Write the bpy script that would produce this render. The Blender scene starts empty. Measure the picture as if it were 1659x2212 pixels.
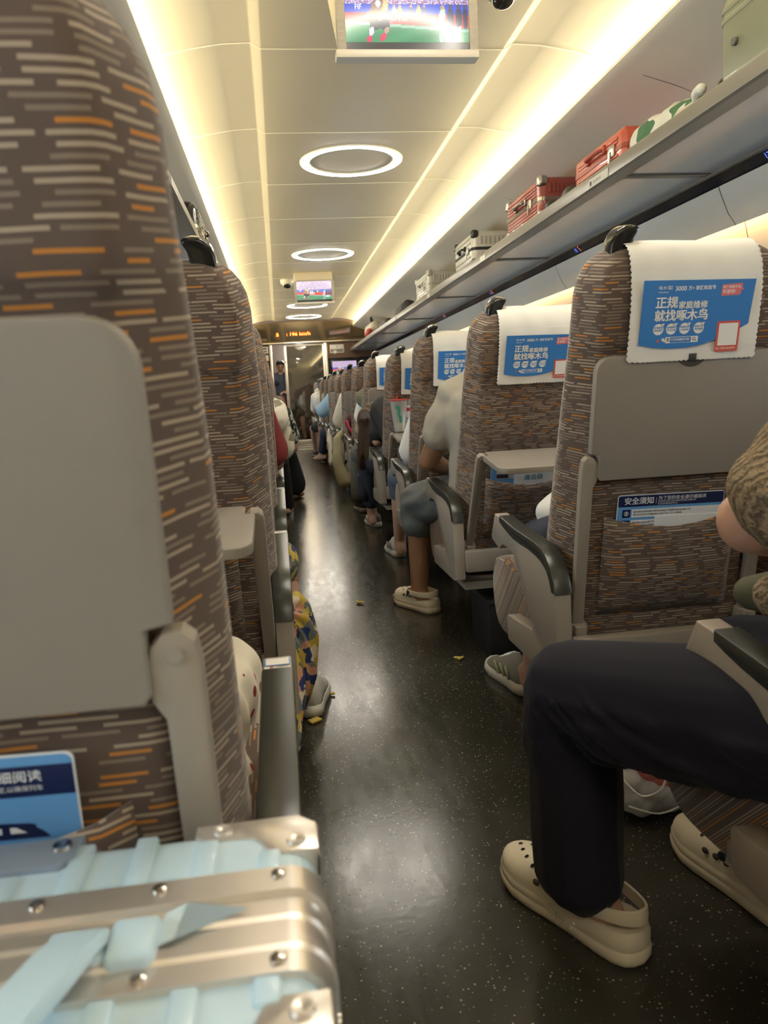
import bpy, bmesh, math, random
from mathutils import Vector, Matrix, Euler
random.seed(7)
S = bpy.context.scene
COL = S.collection
PI = math.pi

# ------------------------------------------------------------------ camera, world, light, exposure
R0_ = (0.98948992, -0.13436177, -0.05344725)
R1_ = (-0.07287411, -0.14410669, -0.98687518)
R2_ = (0.12489619, 0.98039797, -0.15238361)
CAMH = 0.94
cam_data = bpy.data.cameras.new('camera')
cam = bpy.data.objects.new('camera', cam_data); COL.objects.link(cam)
cam_data.sensor_width = 36.0
cam_data.lens = 1660.0/2212.0*36.0
cam_data.clip_start = 0.02
cam_data.dof.use_dof = True
cam_data.dof.focus_distance = 2.4
cam_data.dof.aperture_fstop = 9.0
cam.matrix_world = Matrix(((R0_[0], -R1_[0], -R2_[0], 0), (R0_[1], -R1_[1], -R2_[1], 0),
                           (R0_[2], -R1_[2], -R2_[2], CAMH), (0, 0, 0, 1)))
S.camera = cam
S.view_settings.view_transform = 'Standard'
S.view_settings.look = 'None'
S.view_settings.gamma = 1.0
S.view_settings.exposure = 1.7
S.cycles.use_denoising = True
S.cycles.max_bounces = 8
S.cycles.diffuse_bounces = 4
S.cycles.transparent_max_bounces = 12
S.cycles.sample_clamp_indirect = 6.0
world = bpy.data.worlds.new('world'); S.world = world
world.use_nodes = True
bg = world.node_tree.nodes['Background']
bg.inputs[0].default_value = (0.75, 0.85, 1.0, 1); bg.inputs[1].default_value = 0.6

XC = 0.535          # centre line of the car
YEND = 14.9
COVE_W, RING_E, WIN_W, SILL_W = 39.0, 20.0, 95.0, 9.0

def area(name, loc, direction, sx, sy, watts, color, spread=PI):
    d = bpy.data.lights.new(name, 'AREA'); d.shape = 'RECTANGLE'
    d.size = sx; d.size_y = sy; d.energy = watts; d.color = color; d.spread = spread
    o = bpy.data.objects.new(name, d); COL.objects.link(o)
    z = -Vector(direction).normalized(); y = Vector((0, 1, 0))
    x = y.cross(z).normalized(); y = z.cross(x)
    m = Matrix((x, y, z)).transposed().to_4x4(); m.translation = loc
    o.matrix_world = m
    return o
for s in (-1, 1):
    area('cove_light', (XC+s*1.00, 5.7, 2.228), (-s*0.90, 0, 0.43), 0.03, 18.4, COVE_W, (1.0, 0.86, 0.50))
    area('daylight', (XC+s*1.75, 5.5, 1.12), (-s*1, 0, -0.12), 0.75, 17.0, WIN_W*(1.0 if s > 0 else 1.2), (0.74, 0.87, 1.0))
    area('valance_light', (XC+s*1.49, 5.7, 1.60), (s*0.75, 0, -0.66), 0.02, 18.2, SILL_W, (1.0, 0.60, 0.24))

# ------------------------------------------------------------------ helpers: materials
MATS = {}
def nodes_of(name):
    m = bpy.data.materials.new(name); m.use_nodes = True
    nt = m.node_tree
    return m, nt, nt.nodes['Principled BSDF']
def mat(name, col, rough=0.5, metal=0.0, bump=0.0, bscale=200.0, spec=0.5, var=0.0, vscale=6.0, emit=None, estr=0.0, trans=0.0, coat=0.0, sheen=0.0, alpha=1.0):
    if name in MATS: return MATS[name]
    m, nt, p = nodes_of(name)
    p.inputs['Base Color'].default_value = (*col, 1)
    p.inputs['Roughness'].default_value = rough
    p.inputs['Metallic'].default_value = metal
    p.inputs['Specular IOR Level'].default_value = spec
    p.inputs['Coat Weight'].default_value = coat
    p.inputs['Sheen Weight'].default_value = sheen
    p.inputs['Transmission Weight'].default_value = trans
    p.inputs['Alpha'].default_value = alpha
    if emit:
        p.inputs['Emission Color'].default_value = (*emit, 1); p.inputs['Emission Strength'].default_value = estr
    N = nt.nodes; L = nt.links
    tc = N.new('ShaderNodeTexCoord')
    ns = N.new('ShaderNodeTexNoise'); ns.inputs['Scale'].default_value = vscale; ns.inputs['Detail'].default_value = 5
    L.new(tc.outputs['Object'], ns.inputs['Vector'])
    if var > 0:
        mx = N.new('ShaderNodeMix'); mx.data_type = 'RGBA'
        mx.inputs[6].default_value = (*[max(0, c*(1-var)) for c in col], 1)
        mx.inputs[7].default_value = (*[min(1, c*(1+var)) for c in col], 1)
        L.new(ns.outputs['Fac'], mx.inputs[0]); L.new(mx.outputs[2], p.inputs['Base Color'])
    if bump > 0:
        n2 = N.new('ShaderNodeTexNoise'); n2.inputs['Scale'].default_value = bscale; n2.inputs['Detail'].default_value = 3
        L.new(tc.outputs['Object'], n2.inputs['Vector'])
        b = N.new('ShaderNodeBump'); b.inputs['Strength'].default_value = bump; b.inputs['Distance'].default_value = 0.002
        L.new(n2.outputs['Fac'], b.inputs['Height']); L.new(b.outputs['Normal'], p.inputs['Normal'])
    MATS[name] = m
    return m
def math_node(nt, op, a, b=None, c=None):
    n = nt.nodes.new('ShaderNodeMath'); n.operation = op
    for i, v in enumerate((a, b, c)):
        if v is None: continue
        if isinstance(v, (int, float)): n.inputs[i].default_value = v
        else: nt.links.new(v, n.inputs[i])
    return n.outputs[0]
def mix_col(nt, fac, a, b):
    n = nt.nodes.new('ShaderNodeMix'); n.data_type = 'RGBA'
    for sock, v in ((n.inputs[0], fac), (n.inputs[6], a), (n.inputs[7], b)):
        if isinstance(v, tuple): sock.default_value = (*v, 1)
        elif isinstance(v, (int, float)): sock.default_value = v
        else: nt.links.new(v, sock)
    return n.outputs[2]
def fabric(name, base, light, orange, pitch=0.0060, dash=0.055, rot=False):
    """woven moquette: rows of short light and orange dashes on brown, laid out in UV metres"""
    m, nt, p = nodes_of(name)
    N, L = nt.nodes, nt.links
    uv = N.new('ShaderNodeUVMap')
    sp = N.new('ShaderNodeSeparateXYZ'); L.new(uv.outputs[0], sp.inputs[0])
    u, v = (sp.outputs[1], sp.outputs[0]) if rot else (sp.outputs[0], sp.outputs[1])
    w = N.new('ShaderNodeTexNoise'); w.inputs['Scale'].default_value = 9; L.new(uv.outputs[0], w.inputs['Vector'])
    v = math_node(nt, 'ADD', v, math_node(nt, 'MULTIPLY', w.outputs['Fac'], 0.004))
    r = math_node(nt, 'DIVIDE', v, pitch)
    row = math_node(nt, 'FLOOR', r); fr = math_node(nt, 'SUBTRACT', r, row)
    wn = N.new('ShaderNodeTexWhiteNoise'); wn.noise_dimensions = '1D'; L.new(row, wn.inputs['W'])
    uu = math_node(nt, 'ADD', math_node(nt, 'DIVIDE', u, dash), math_node(nt, 'MULTIPLY', wn.outputs['Value'], 37.0))
    cell = math_node(nt, 'FLOOR', uu); fu = math_node(nt, 'SUBTRACT', uu, cell)
    cb = N.new('ShaderNodeCombineXYZ'); L.new(cell, cb.inputs[0]); L.new(row, cb.inputs[1])
    wc = N.new('ShaderNodeTexWhiteNoise'); wc.noise_dimensions = '2D'; L.new(cb.outputs[0], wc.inputs['Vector'])
    rnd = wc.outputs['Value']
    sc = N.new('ShaderNodeSeparateColor'); L.new(wc.outputs['Color'], sc.inputs[0])
    # each dash starts and ends at random within its cell
    st = math_node(nt, 'MULTIPLY', sc.outputs[0], 0.3)
    en = math_node(nt, 'ADD', 0.7, math_node(nt, 'MULTIPLY', sc.outputs[1], 0.31))
    ins = math_node(nt, 'MULTIPLY', math_node(nt, 'GREATER_THAN', fu, st), math_node(nt, 'LESS_THAN', fu, en))
    band = math_node(nt, 'MULTIPLY', math_node(nt, 'GREATER_THAN', fr, 0.26), math_node(nt, 'LESS_THAN', fr, 0.72))
    on = math_node(nt, 'MULTIPLY', ins, band)
    strong = math_node(nt, 'MULTIPLY', on, math_node(nt, 'LESS_THAN', rnd, 0.29))
    faint = math_node(nt, 'MULTIPLY', on, math_node(nt, 'MULTIPLY', math_node(nt, 'GREATER_THAN', rnd, 0.29), math_node(nt, 'LESS_THAN', rnd, 0.82)))
    org = math_node(nt, 'MULTIPLY', on, math_node(nt, 'GREATER_THAN', rnd, 0.87))
    c = mix_col(nt, math_node(nt, 'MULTIPLY', faint, 0.38), base, light)
    c = mix_col(nt, math_node(nt, 'MULTIPLY', strong, 0.9), c, light)
    c = mix_col(nt, math_node(nt, 'MULTIPLY', org, 0.92), c, orange)
    L.new(c, p.inputs['Base Color'])
    p.inputs['Roughness'].default_value = 0.9; p.inputs['Specular IOR Level'].default_value = 0.15
    p.inputs['Sheen Weight'].default_value = 0.25; p.inputs['Sheen Roughness'].default_value = 0.4
    n2 = N.new('ShaderNodeTexNoise'); n2.inputs['Scale'].default_value = 700; L.new(uv.outputs[0], n2.inputs['Vector'])
    b = N.new('ShaderNodeBump'); b.inputs['Strength'].default_value = 0.35; b.inputs['Distance'].default_value = 0.001
    L.new(math_node(nt, 'ADD', n2.outputs['Fac'], math_node(nt, 'MULTIPLY', on, 1.2)), b.inputs['Height']); L.new(b.outputs[0], p.inputs['Normal'])
    MATS[name] = m
    return m
FAB = fabric('moquette', (0.128, 0.092, 0.074), (0.43, 0.345, 0.255), (0.56, 0.225, 0.045))
FABC = fabric('moquette_upright', (0.128, 0.092, 0.074), (0.43, 0.345, 0.255), (0.46, 0.20, 0.05), rot=True)
PLAST = mat('warm_grey_plastic', (0.31, 0.268, 0.22), 0.38, bump=0.05, bscale=900, var=0.04)
TRAYM = mat('tray_plastic', (0.268, 0.238, 0.203), 0.48, bump=0.12, bscale=1400, var=0.03)
CAPM = mat('dark_arm_pad', (0.030, 0.031, 0.026), 0.30, var=0.1)
BLACKG = mat('black_gloss_plastic', (0.012, 0.012, 0.012), 0.16)
DARK = mat('matte_black', (0.012, 0.012, 0.012), 0.65, var=0.2)
ALU = mat('satin_aluminium', (0.62, 0.58, 0.52), 0.32, metal=0.9)
WHITE = mat('white_print', (0.83, 0.82, 0.79), 0.75)

# ------------------------------------------------------------------ helpers: geometry
def link(name, me, material=None, parent=None, smooth=True):
    o = bpy.data.objects.new(name, me); COL.objects.link(o)
    if material is not None and not me.materials: me.materials.append(material)
    if smooth and len(me.polygons): me.polygons.foreach_set('use_smooth', [True]*len(me.polygons))
    if parent is not None: o.parent = parent
    return o
class MB:
    """collects shapes into one bmesh and links it as one object"""
    def __init__(s): s.bm = bmesh.new(); s.mi = 0
    def _new(s, faces):
        for f in faces: f.material_index = s.mi
    def pts(s, verts, faces):
        vs = [s.bm.verts.new(v) for v in verts]
        out = []
        for f in faces:
            try: out.append(s.bm.faces.new([vs[i] for i in f]))
            except ValueError: pass
        s._new(out)
        return vs, out
    def box(s, x0, x1, y0, y1, z0, z1, bev=0.0, seg=2):
        v = [(x0, y0, z0), (x1, y0, z0), (x1, y1, z0), (x0, y1, z0), (x0, y0, z1), (x1, y0, z1), (x1, y1, z1), (x0, y1, z1)]
        vs, fs = s.pts(v, [(0, 3, 2, 1), (4, 5, 6, 7), (0, 1, 5, 4), (1, 2, 6, 5), (2, 3, 7, 6), (3, 0, 4, 7)])
        if bev: s._bev(fs, bev, seg)
        return vs
    def _bev(s, fs, bev, seg):
        es = set(e for f in fs for e in f.edges)
        r = bmesh.ops.bevel(s.bm, geom=list(es), offset=bev, segments=seg, affect='EDGES', profile=0.5, clamp_overlap=True)
        s._new(r['faces'])
    def prism(s, poly, h0, h1, axes='xyz', bev=0.0, seg=2):
        """poly in the plane of the first two axes, extruded along the third"""
        ix = ['xyz'.index(c) for c in axes]
        def P(a, b, c):
            q = [0, 0, 0]; q[ix[0]] = a; q[ix[1]] = b; q[ix[2]] = c; return tuple(q)
        n = len(poly)
        vs = [P(a, b, h0) for a, b in poly]+[P(a, b, h1) for a, b in poly]
        fs = [tuple(range(n))[::-1], tuple(range(n, 2*n))]+[(i, (i+1) % n, n+(i+1) % n, n+i) for i in range(n)]
        v, f = s.pts(vs, fs)
        bmesh.ops.recalc_face_normals(s.bm, faces=f)
        if bev:
            es = set(e for q in f[:2] for e in q.edges)
            r = bmesh.ops.bevel(s.bm, geom=list(es), offset=bev, segments=seg, affect='EDGES', profile=0.5, clamp_overlap=True)
            s._new(r['faces'])
        return v
    def tube(s, pts, rad, n=10, caps=True, flat=1.0, up=(0, 0, 1)):
        pts = [Vector(p) for p in pts]
        if not isinstance(rad, (list, tuple)): rad = [rad]*len(pts)
        rings = []
        prev = None
        for i, p in enumerate(pts):
            t = (pts[min(i+1, len(pts)-1)]-pts[max(i-1, 0)])
            t = t.normalized() if t.length > 1e-9 else Vector((0, 0, 1))
            a = prev if prev is not None else Vector(up)
            a = a-t*a.dot(t)
            if a.length < 1e-4: a = Vector((1, 0, 0))-t*t.x
            if a.length < 1e-4: a = Vector((0, 1, 0))
            a.normalize(); prev = a; b = t.cross(a)
            rings.append([s.bm.verts.new(p+(a*math.cos(2*PI*k/n)*flat+b*math.sin(2*PI*k/n))*rad[i]) for k in range(n)])
        s._skin(rings, caps)
        return rings
    def _skin(s, rings, caps=True, closed=True):
        fs = []
        n = len(rings[0])
        for a, b in zip(rings, rings[1:]):
            for k in range(n if closed else n-1):
                try: fs.append(s.bm.faces.new((a[k], a[(k+1) % n], b[(k+1) % n], b[k])))
                except ValueError: pass
        if caps:
            for r, rev in ((rings[0], True), (rings[-1], False)):
                try: fs.append(s.bm.faces.new(r[::-1] if rev else r))
                except ValueError: pass
        s._new(fs)
        return fs
    def loft(s, rings, caps=True, closed=True):
        rr = [[s.bm.verts.new(p) for p in r] for r in rings]
        return s._skin(rr, caps, closed)
    def lathe(s, prof, center=(0, 0, 0), axis='z', n=24, caps=True):
        c = Vector(center); rings = []
        for r, h in prof:
            ring = []
            for k in range(n):
                a = 2*PI*k/n; ca, sa = math.cos(a)*r, math.sin(a)*r
                q = {'z': (ca, sa, h), 'y': (ca, h, -sa), 'x': (h, ca, sa)}[axis]
                ring.append(s.bm.verts.new(c+Vector(q)))
            rings.append(ring)
        return s._skin(rings, caps)
    def ball(s, c, r, n=12, sc=(1, 1, 1)):
        m = Matrix.Translation(c) @ Matrix.Diagonal((r*sc[0], r*sc[1], r*sc[2], 1))
        q = bmesh.ops.create_icosphere(s.bm, subdivisions=2 if n <= 12 else 3, radius=1.0, matrix=m)
        s._new(set(f for v in q['verts'] for f in v.link_faces))
    def build(s, name, material=None, parent=None, smooth=True, extra=(), M=None, recalc=True, sharp=None):
        if M is not None: s.bm.transform(M)
        if recalc: bmesh.ops.recalc_face_normals(s.bm, faces=s.bm.faces)
        if sharp is not None:
            for e in s.bm.edges:
                if len(e.link_faces) == 2 and e.calc_face_angle(0) > sharp: e.smooth = False
        me = bpy.data.meshes.new(name); s.bm.to_mesh(me); s.bm.free()
        if material is not None:
            me.materials.append(material)
            for m in extra: me.materials.append(m)
        return link(name, me, None, parent, smooth)
def tag(o, label=None, cat=None, group=None, kind=None):
    if label: o['label'] = label
    if cat: o['category'] = cat
    if group: o['group'] = group
    if kind: o['kind'] = kind
    return o
def empty(name, loc=(0, 0, 0), rz=0.0):
    o = bpy.data.objects.new(name, None); COL.objects.link(o)
    o.location = loc; o.rotation_euler = (0, 0, rz); o.empty_display_size = 0.05
    return o
KIDS = {}
def copy_tree(o, parent=None):
    c = o.copy(); COL.objects.link(c)
    if parent is not None: c.parent = parent
    for ch in [k for k in bpy.data.objects if k.parent == o]: copy_tree(ch, c)
    return c
def rrect(x0, x1, y0, y1, r, n=5):
    rs = r if isinstance(r, (list, tuple)) else [r]*4
    out = []
    for (cx, cy, a0), q in zip(((x1, y1, 0), (x0, y1, 90), (x0, y0, 180), (x1, y0, 270)), rs):
        sx = 1 if cx == x1 else -1; sy = 1 if cy == y1 else -1
        for k in range(n+1):
            a = math.radians(a0+90*k/n)
            out.append((cx-sx*q+q*math.cos(a), cy-sy*q+q*math.sin(a)))
    return out
def crom(pts, n=6, closed=False):
    pts = [Vector(p) for p in pts]; out = []
    m = len(pts)
    for i in range(m if closed else m-1):
        p0 = pts[(i-1) % m] if closed or i > 0 else pts[0]
        p1 = pts[i]; p2 = pts[(i+1) % m]
        p3 = pts[(i+2) % m] if closed or i+2 < m else pts[-1]
        for k in range(n):
            t = k/n
            out.append(0.5*((2*p1)+(p2-p0)*t+(2*p0-5*p1+4*p2-p3)*t*t+(3*p1-p0-3*p2+p3)*t**3))
    if not closed: out.append(pts[-1])
    return out
def sstep(a, b, x):
    t = max(0, min(1, (x-a)/(b-a))); return t*t*(3-2*t)
def text_mesh(body, size, bold=0.0, align='LEFT', ext=0.0):
    c = bpy.data.curves.new('text', 'FONT'); c.body = body; c.size = size; c.offset = bold*size
    c.align_x = align; c.align_y = 'CENTER'; c.resolution_u = 3; c.extrude = ext
    o = bpy.data.objects.new('text', c); COL.objects.link(o)
    dg = bpy.context.evaluated_depsgraph_get(); dg.update()
    me = bpy.data.meshes.new_from_object(o.evaluated_get(dg))
    bpy.data.objects.remove(o); bpy.data.curves.remove(c)
    return me
class PRINT:
    """flat print: collects text and shapes lying in a plane; origin, right and up vectors place it"""
    def __init__(s, origin, right, up, lift=0.0006):
        s.o = Vector(origin); s.r = Vector(right).normalized(); s.u = Vector(up).normalized(); s.n = s.r.cross(s.u); s.lift = lift
        s.b = MB(); s.ms = []
    def _mb(s, m):
        if m not in s.ms: s.ms.append(m)
        s.b.mi = s.ms.index(m); return s.b
    def P(s, x, y, k=1.0): return s.o+s.r*x+s.u*y+s.n*s.lift*k
    def text(s, m, body, x, y, size, bold=0.01, align='LEFT', k=2.0, sx=1.0, rot=0.0):
        me = text_mesh(body, size, bold, align)
        c_, s_ = math.cos(rot), math.sin(rot)
        vs = [s.P(x+(v.co.x*sx)*c_-v.co.y*s_, y+v.co.x*sx*s_+v.co.y*c_, k) for v in me.vertices]
        s._mb(m).pts(vs, [tuple(p.vertices) for p in me.polygons]); bpy.data.meshes.remove(me)
    def poly(s, m, pts, k=1.0):
        s._mb(m).pts([s.P(x, y, k) for x, y in pts], [tuple(range(len(pts)))])
    def rect(s, m, x0, x1, y0, y1, k=1.0, r=0.0):
        s.poly(m, rrect(x0, x1, y0, y1, r, 4) if r else [(x0, y0), (x1, y0), (x1, y1), (x0, y1)], k)
    def disc(s, m, x, y, r, k=1.0, n=16, ry=None):
        s.poly(m, [(x+r*math.cos(2*PI*i/n), y+(ry or r)*math.sin(2*PI*i/n)) for i in range(n)], k)
    def build(s, name, parent):
        return s.b.build(name, MATS[s.ms[0]], parent, smooth=False, recalc=False, extra=[MATS[m] for m in s.ms[1:]])

# ------------------------------------------------------------------ structure
def floor_material():
    m, nt, p = nodes_of('rubber_floor'); N, L = nt.nodes, nt.links
    tc = N.new('ShaderNodeTexCoord')
    base = (0.029, 0.0270, 0.0205)
    n1 = N.new('ShaderNodeTexNoise'); n1.inputs['Scale'].default_value = 3.0; n1.inputs['Detail'].default_value = 8; L.new(tc.outputs['Object'], n1.inputs['Vector'])
    c = mix_col(nt, n1.outputs['Fac'], base, (0.038, 0.0355, 0.0275))
    for sc_, thr, keep, col in ((140, 0.17, 0.46, (0.30, 0.27, 0.205)), (95, 0.14, 0.26, (0.15, 0.135, 0.10)), (170, 0.14, 0.3, (0.006, 0.006, 0.005))):
        vo = N.new('ShaderNodeTexVoronoi'); vo.inputs['Scale'].default_value = sc_
        w = N.new('ShaderNodeTexNoise'); w.inputs['Scale'].default_value = 300; L.new(tc.outputs['Object'], w.inputs['Vector'])
        va = N.new('ShaderNodeVectorMath'); va.operation = 'MULTIPLY_ADD'
        L.new(w.outputs['Color'], va.inputs[0]); va.inputs[1].default_value = (0.003, 0.003, 0.0); L.new(tc.outputs['Object'], va.inputs[2])
        L.new(va.outputs[0], vo.inputs['Vector'])
        sc = N.new('ShaderNodeSeparateColor'); L.new(vo.outputs['Color'], sc.inputs[0])
        rad = math_node(nt, 'MULTIPLY', sc.outputs[1], thr*1.6)
        f = math_node(nt, 'MULTIPLY', math_node(nt, 'LESS_THAN', vo.outputs['Distance'], rad), math_node(nt, 'LESS_THAN', sc.outputs[0], keep))
        c = mix_col(nt, f, c, col)
    L.new(c, p.inputs['Base Color'])
    mp = N.new('ShaderNodeMapping'); mp.inputs['Scale'].default_value = (9, 2.2, 1); L.new(tc.outputs['Object'], mp.inputs[0])
    n2 = N.new('ShaderNodeTexNoise'); n2.inputs['Scale'].default_value = 3.0; n2.inputs['Detail'].default_value = 9; n2.inputs['Roughness'].default_value = 0.7; L.new(mp.outputs[0], n2.inputs['Vector'])
    L.new(math_node(nt, 'MULTIPLY_ADD', n2.outputs['Fac'], 0.26, 0.06), p.inputs['Roughness'])
    b = N.new('ShaderNodeBump'); b.inputs['Strength'].default_value = 0.085; b.inputs['Distance'].default_value = 0.002
    n3 = N.new('ShaderNodeTexNoise'); n3.inputs['Scale'].default_value = 55; n3.inputs['Detail'].default_value = 6; L.new(tc.outputs['Object'], n3.inputs['Vector'])
    L.new(math_node(nt, 'ADD', n3.outputs['Fac'], n2.outputs['Fac']), b.inputs['Height']); L.new(b.outputs[0], p.inputs['Normal'])
    p.inputs['Specular IOR Level'].default_value = 0.42
    MATS['rubber_floor'] = m
    return m
CEIL = mat('ceiling_panel', (0.57, 0.525, 0.44), 0.42, bump=0.05, bscale=500, var=0.02, vscale=3)
SEAM = mat('joint_highlight', (0.80, 0.76, 0.66), 0.4)  # joint strips lighter than the panels, their highlight put into the colour
WALL = mat('wall_panel', (0.74, 0.68, 0.585), 0.45, bump=0.05, bscale=500, var=0.02)
GAP = mat('wall_joint_dark', (0.10, 0.09, 0.08), 0.7)  # dark line colour for the wall panel joints
WOOD = mat('end_wall_brown', (0.115, 0.062, 0.036), 0.35, var=0.12, vscale=14)
Y0, Y1 = -3.6, YEND
b = MB(); b.box(XC-1.72, XC+1.72, Y0, 17.4, -0.06, 0.0)
tag(b.build('floor', floor_material(), smooth=False), kind='structure')

# ceiling: lower centre panel, a step up on either side, then a curve down behind the light coves
half = [(0, 2.34), (0.50, 2.34), (0.508, 2.3415), (0.54, 2.361), (0.55, 2.363), (0.66, 2.358), (0.80, 2.336), (0.92, 2.305), (1.02, 2.262), (1.10, 2.215), (1.17, 2.15)]
half = half[:5]+[(p.x, p.y) for p in crom([(d, z, 0) for d, z in half[5:]], 5)]
prof = [(XC-d, z) for d, z in half[::-1]]+[(XC+d, z) for d, z in half[1:]]
b = MB(); ysn = [3.38+1.005*k for k in range(-7, 12)]
yA, yB = Y0, 14.5
b.loft([[(x, y, z) for x, z in prof] for y in (yA, yB)], caps=False, closed=False)
b.loft([[(x, y, z+0.06) for x, z in prof] for y in (yA, yB)], caps=False, closed=False)
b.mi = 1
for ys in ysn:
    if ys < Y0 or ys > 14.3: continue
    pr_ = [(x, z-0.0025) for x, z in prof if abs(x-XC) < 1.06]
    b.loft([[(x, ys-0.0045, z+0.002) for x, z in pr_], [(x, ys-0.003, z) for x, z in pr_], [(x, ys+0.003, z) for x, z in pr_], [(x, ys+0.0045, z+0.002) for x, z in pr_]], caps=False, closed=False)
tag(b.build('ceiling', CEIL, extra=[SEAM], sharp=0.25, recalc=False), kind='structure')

def side_wall(s, name):
    def X(d): return XC+s*d
    b = MB()
    up = [(1.47, 1.84), (1.44, 1.93), (1.37, 2.03), (1.25, 2.105), (1.08, 2.158), (0.935, 2.196), (0.918, 2.206), (0.920, 2.220), (0.927, 2.220), (0.935, 2.207), (1.10, 2.172), (1.28, 2.12), (1.46, 2.0), (1.6, 1.84)]
    upc = [(p.x, p.y) for p in crom([(a, c, 0) for a, c in up[:6]], 4)]+up[6:]
    b.loft([[(X(d), y, z) for d, z in upc] for y in (Y0, Y1)], caps=True)
    # white valance panel under the rack
    val = [(1.375, 1.728), (1.385, 1.70), (1.42, 1.62), (1.452, 1.578), (1.456, 1.57), (1.462, 1.574), (1.47, 1.60), (1.47, 1.72)]
    b.loft([[(X(d), y, z) for d, z in val] for y in (Y0, Y1)], caps=True)
    # window wall: strips above and below the glazing, pillars between
    def slab(d0, z0, d1, z1, y0, y1, t=0.05):
        b.pts([(X(d0), y0, z0), (X(d0), y1, z0), (X(d1), y1, z1), (X(d1), y0, z1), (X(d0+t), y0, z0), (X(d0+t), y1, z0), (X(d1+t), y1, z1), (X(d1+t), y0, z1)],
              [(0, 1, 2, 3), (4, 7, 6, 5), (0, 4, 5, 1), (3, 2, 6, 7), (0, 3, 7, 4), (1, 5, 6, 2)])
    slab(1.60, 0.0, 1.60, 0.84, Y0, Y1)
    slab(1.575, 1.40, 1.50, 1.72, Y0, Y1)
    yy = Y0
    for k in range(10):
        a, c = 0.25+1.96*(k-1)-0.6, 0.25+1.96*(k-1)+0.75
        if a > Y1-0.3: break
        slab(1.60, 0.84, 1.575, 1.40, yy, a); yy = min(c, Y1)
        wn = MB()
        poly = rrect(a-0.03, min(c, Y1-0.05)+0.03, 0.81, 1.43, 0.06, 5); inn = rrect(a+0.035, min(c, Y1-0.05)-0.035, 0.875, 1.365, 0.09, 5)
        fr = [wn.bm.verts.new((X(1.578), p, q)) for p, q in poly]; fi = [wn.bm.verts.new((X(1.60), p, q)) for p, q in inn]
        fo = [wn.bm.verts.new((X(1.64), p, q)) for p, q in poly]
        wn._skin([fo, fr, fi], caps=False)
        w = tag(wn.build('window_%d' % (k+1+(0 if s > 0 else 20)), WALL), kind='structure')
        pn = MB(); pn.box(min(X(1.605), X(1.612)), max(X(1.605), X(1.612)), a+0.02, min(c, Y1-0.05)-0.02, 0.86, 1.38)
        pn.build('pane', GLASS, w, smooth=False)
    if yy < Y1: slab(1.60, 0.84, 1.575, 1.40, yy, Y1)
    b.mi = 1
    for k in range(10):
        ys = 3.2+1.96*(k-3)
        if Y0 < ys < Y1:
            up2 = [(d-0.0012, z) for d, z in upc if z < 2.222][:18]
            b.loft([[(X(d), y, z) for d, z in up2] for y in (ys-0.002, ys+0.002)], caps=False, closed=False)
            b.loft([[(X(d-0.0012), y, z) for d, z in val[:5]] for y in (ys-0.0022, ys+0.0022)], caps=False, closed=False)
            b.loft([[(X(d-0.0012), y, z) for d, z in ((1.575, 1.40), (1.50, 1.72))] for y in (ys+0.05-0.002, ys+0.05+0.002)], caps=False, closed=False)
    return tag(b.build(name, WALL, extra=[GAP], sharp=0.5), kind='structure')
def glass_material(name, tint, gl):
    m, nt, p = nodes_of(name); N, L = nt.nodes, nt.links
    nt.nodes.remove(p)
    t = N.new('ShaderNodeBsdfTransparent'); t.inputs[0].default_value = (*tint, 1)
    g = N.new('ShaderNodeBsdfGlossy'); g.inputs['Roughness'].default_value = 0.03
    fr = N.new('ShaderNodeFresnel'); fr.inputs[0].default_value = 1.5
    mx = N.new('ShaderNodeMixShader'); L.new(math_node(nt, 'MULTIPLY_ADD', fr.outputs[0], 1.0, gl), mx.inputs[0])
    L.new(t.outputs[0], mx.inputs[1]); L.new(g.outputs[0], mx.inputs[2]); L.new(mx.outputs[0], N['Material Output'].inputs[0])
    MATS[name] = m; return m
GLASS = glass_material('window_glass', (0.9, 0.95, 0.95), 0.0)
DOORGLASS = glass_material('smoked_door_glass', (0.42, 0.40, 0.34), 0.16)
side_wall(1, 'wall_right'); side_wall(-1, 'wall_left')

# end wall with the sliding door, the tilted sign panel and the vestibule behind it
b = MB()
dx0, dx1, dz = -0.06, 0.935, 1.95
b.box(XC-1.72, dx0, Y1, Y1+0.08, 0, 2.4); b.box(dx1, XC+1.72, Y1, Y1+0.08, 0, 2.4); b.box(dx0, dx1, Y1, Y1+0.08, dz, 2.4)
b.mi = 1
b.box(0.86+0.08, 1.95, Y1-0.012, Y1, 1.12, 1.655, 0.004)
b.box(-1.0, -0.12, Y1-0.012, Y1, 1.12, 1.655, 0.004)
tag(b.build('wall_back', WOOD, smooth=False, extra=[mat('black_glass_panel', (0.008, 0.008, 0.009), 0.12)]), kind='structure')
b = MB(); b.box(XC-1.72, XC+1.72, Y0-0.06, Y0, 0, 2.45)  # unseen plain wall closing the car, put in to keep the light inside
tag(b.build('wall_front_added', WALL, smooth=False), kind='structure')
b = MB()   # vestibule shell
b.box(-0.75, -0.68, Y1+0.08, 17.3, 0, 2.3); b.box(1.5, 1.57, Y1+0.08, 17.3, 0, 2.3); b.box(-0.75, 1.57, 17.3, 17.36, 0, 2.3); b.box(-0.75, 1.57, Y1+0.08, 17.36, 2.2, 2.26)
tag(b.build('wall_vestibule', mat('vestibule_brown', (0.16, 0.12, 0.085), 0.4, var=0.1), smooth=False), kind='structure')
b = MB(); b.box(dx0-0.05, dx0, Y1-0.03, Y1+0.1, 0, dz+0.005, 0.004); b.box(dx1-0.005, dx1+0.045, Y1-0.03, Y1+0.1, 0, dz+0.005, 0.004)
b.box(XC-1.45, XC+1.45, Y1-0.05, Y1+0.0, dz, dz+0.035, 0.006)
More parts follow.
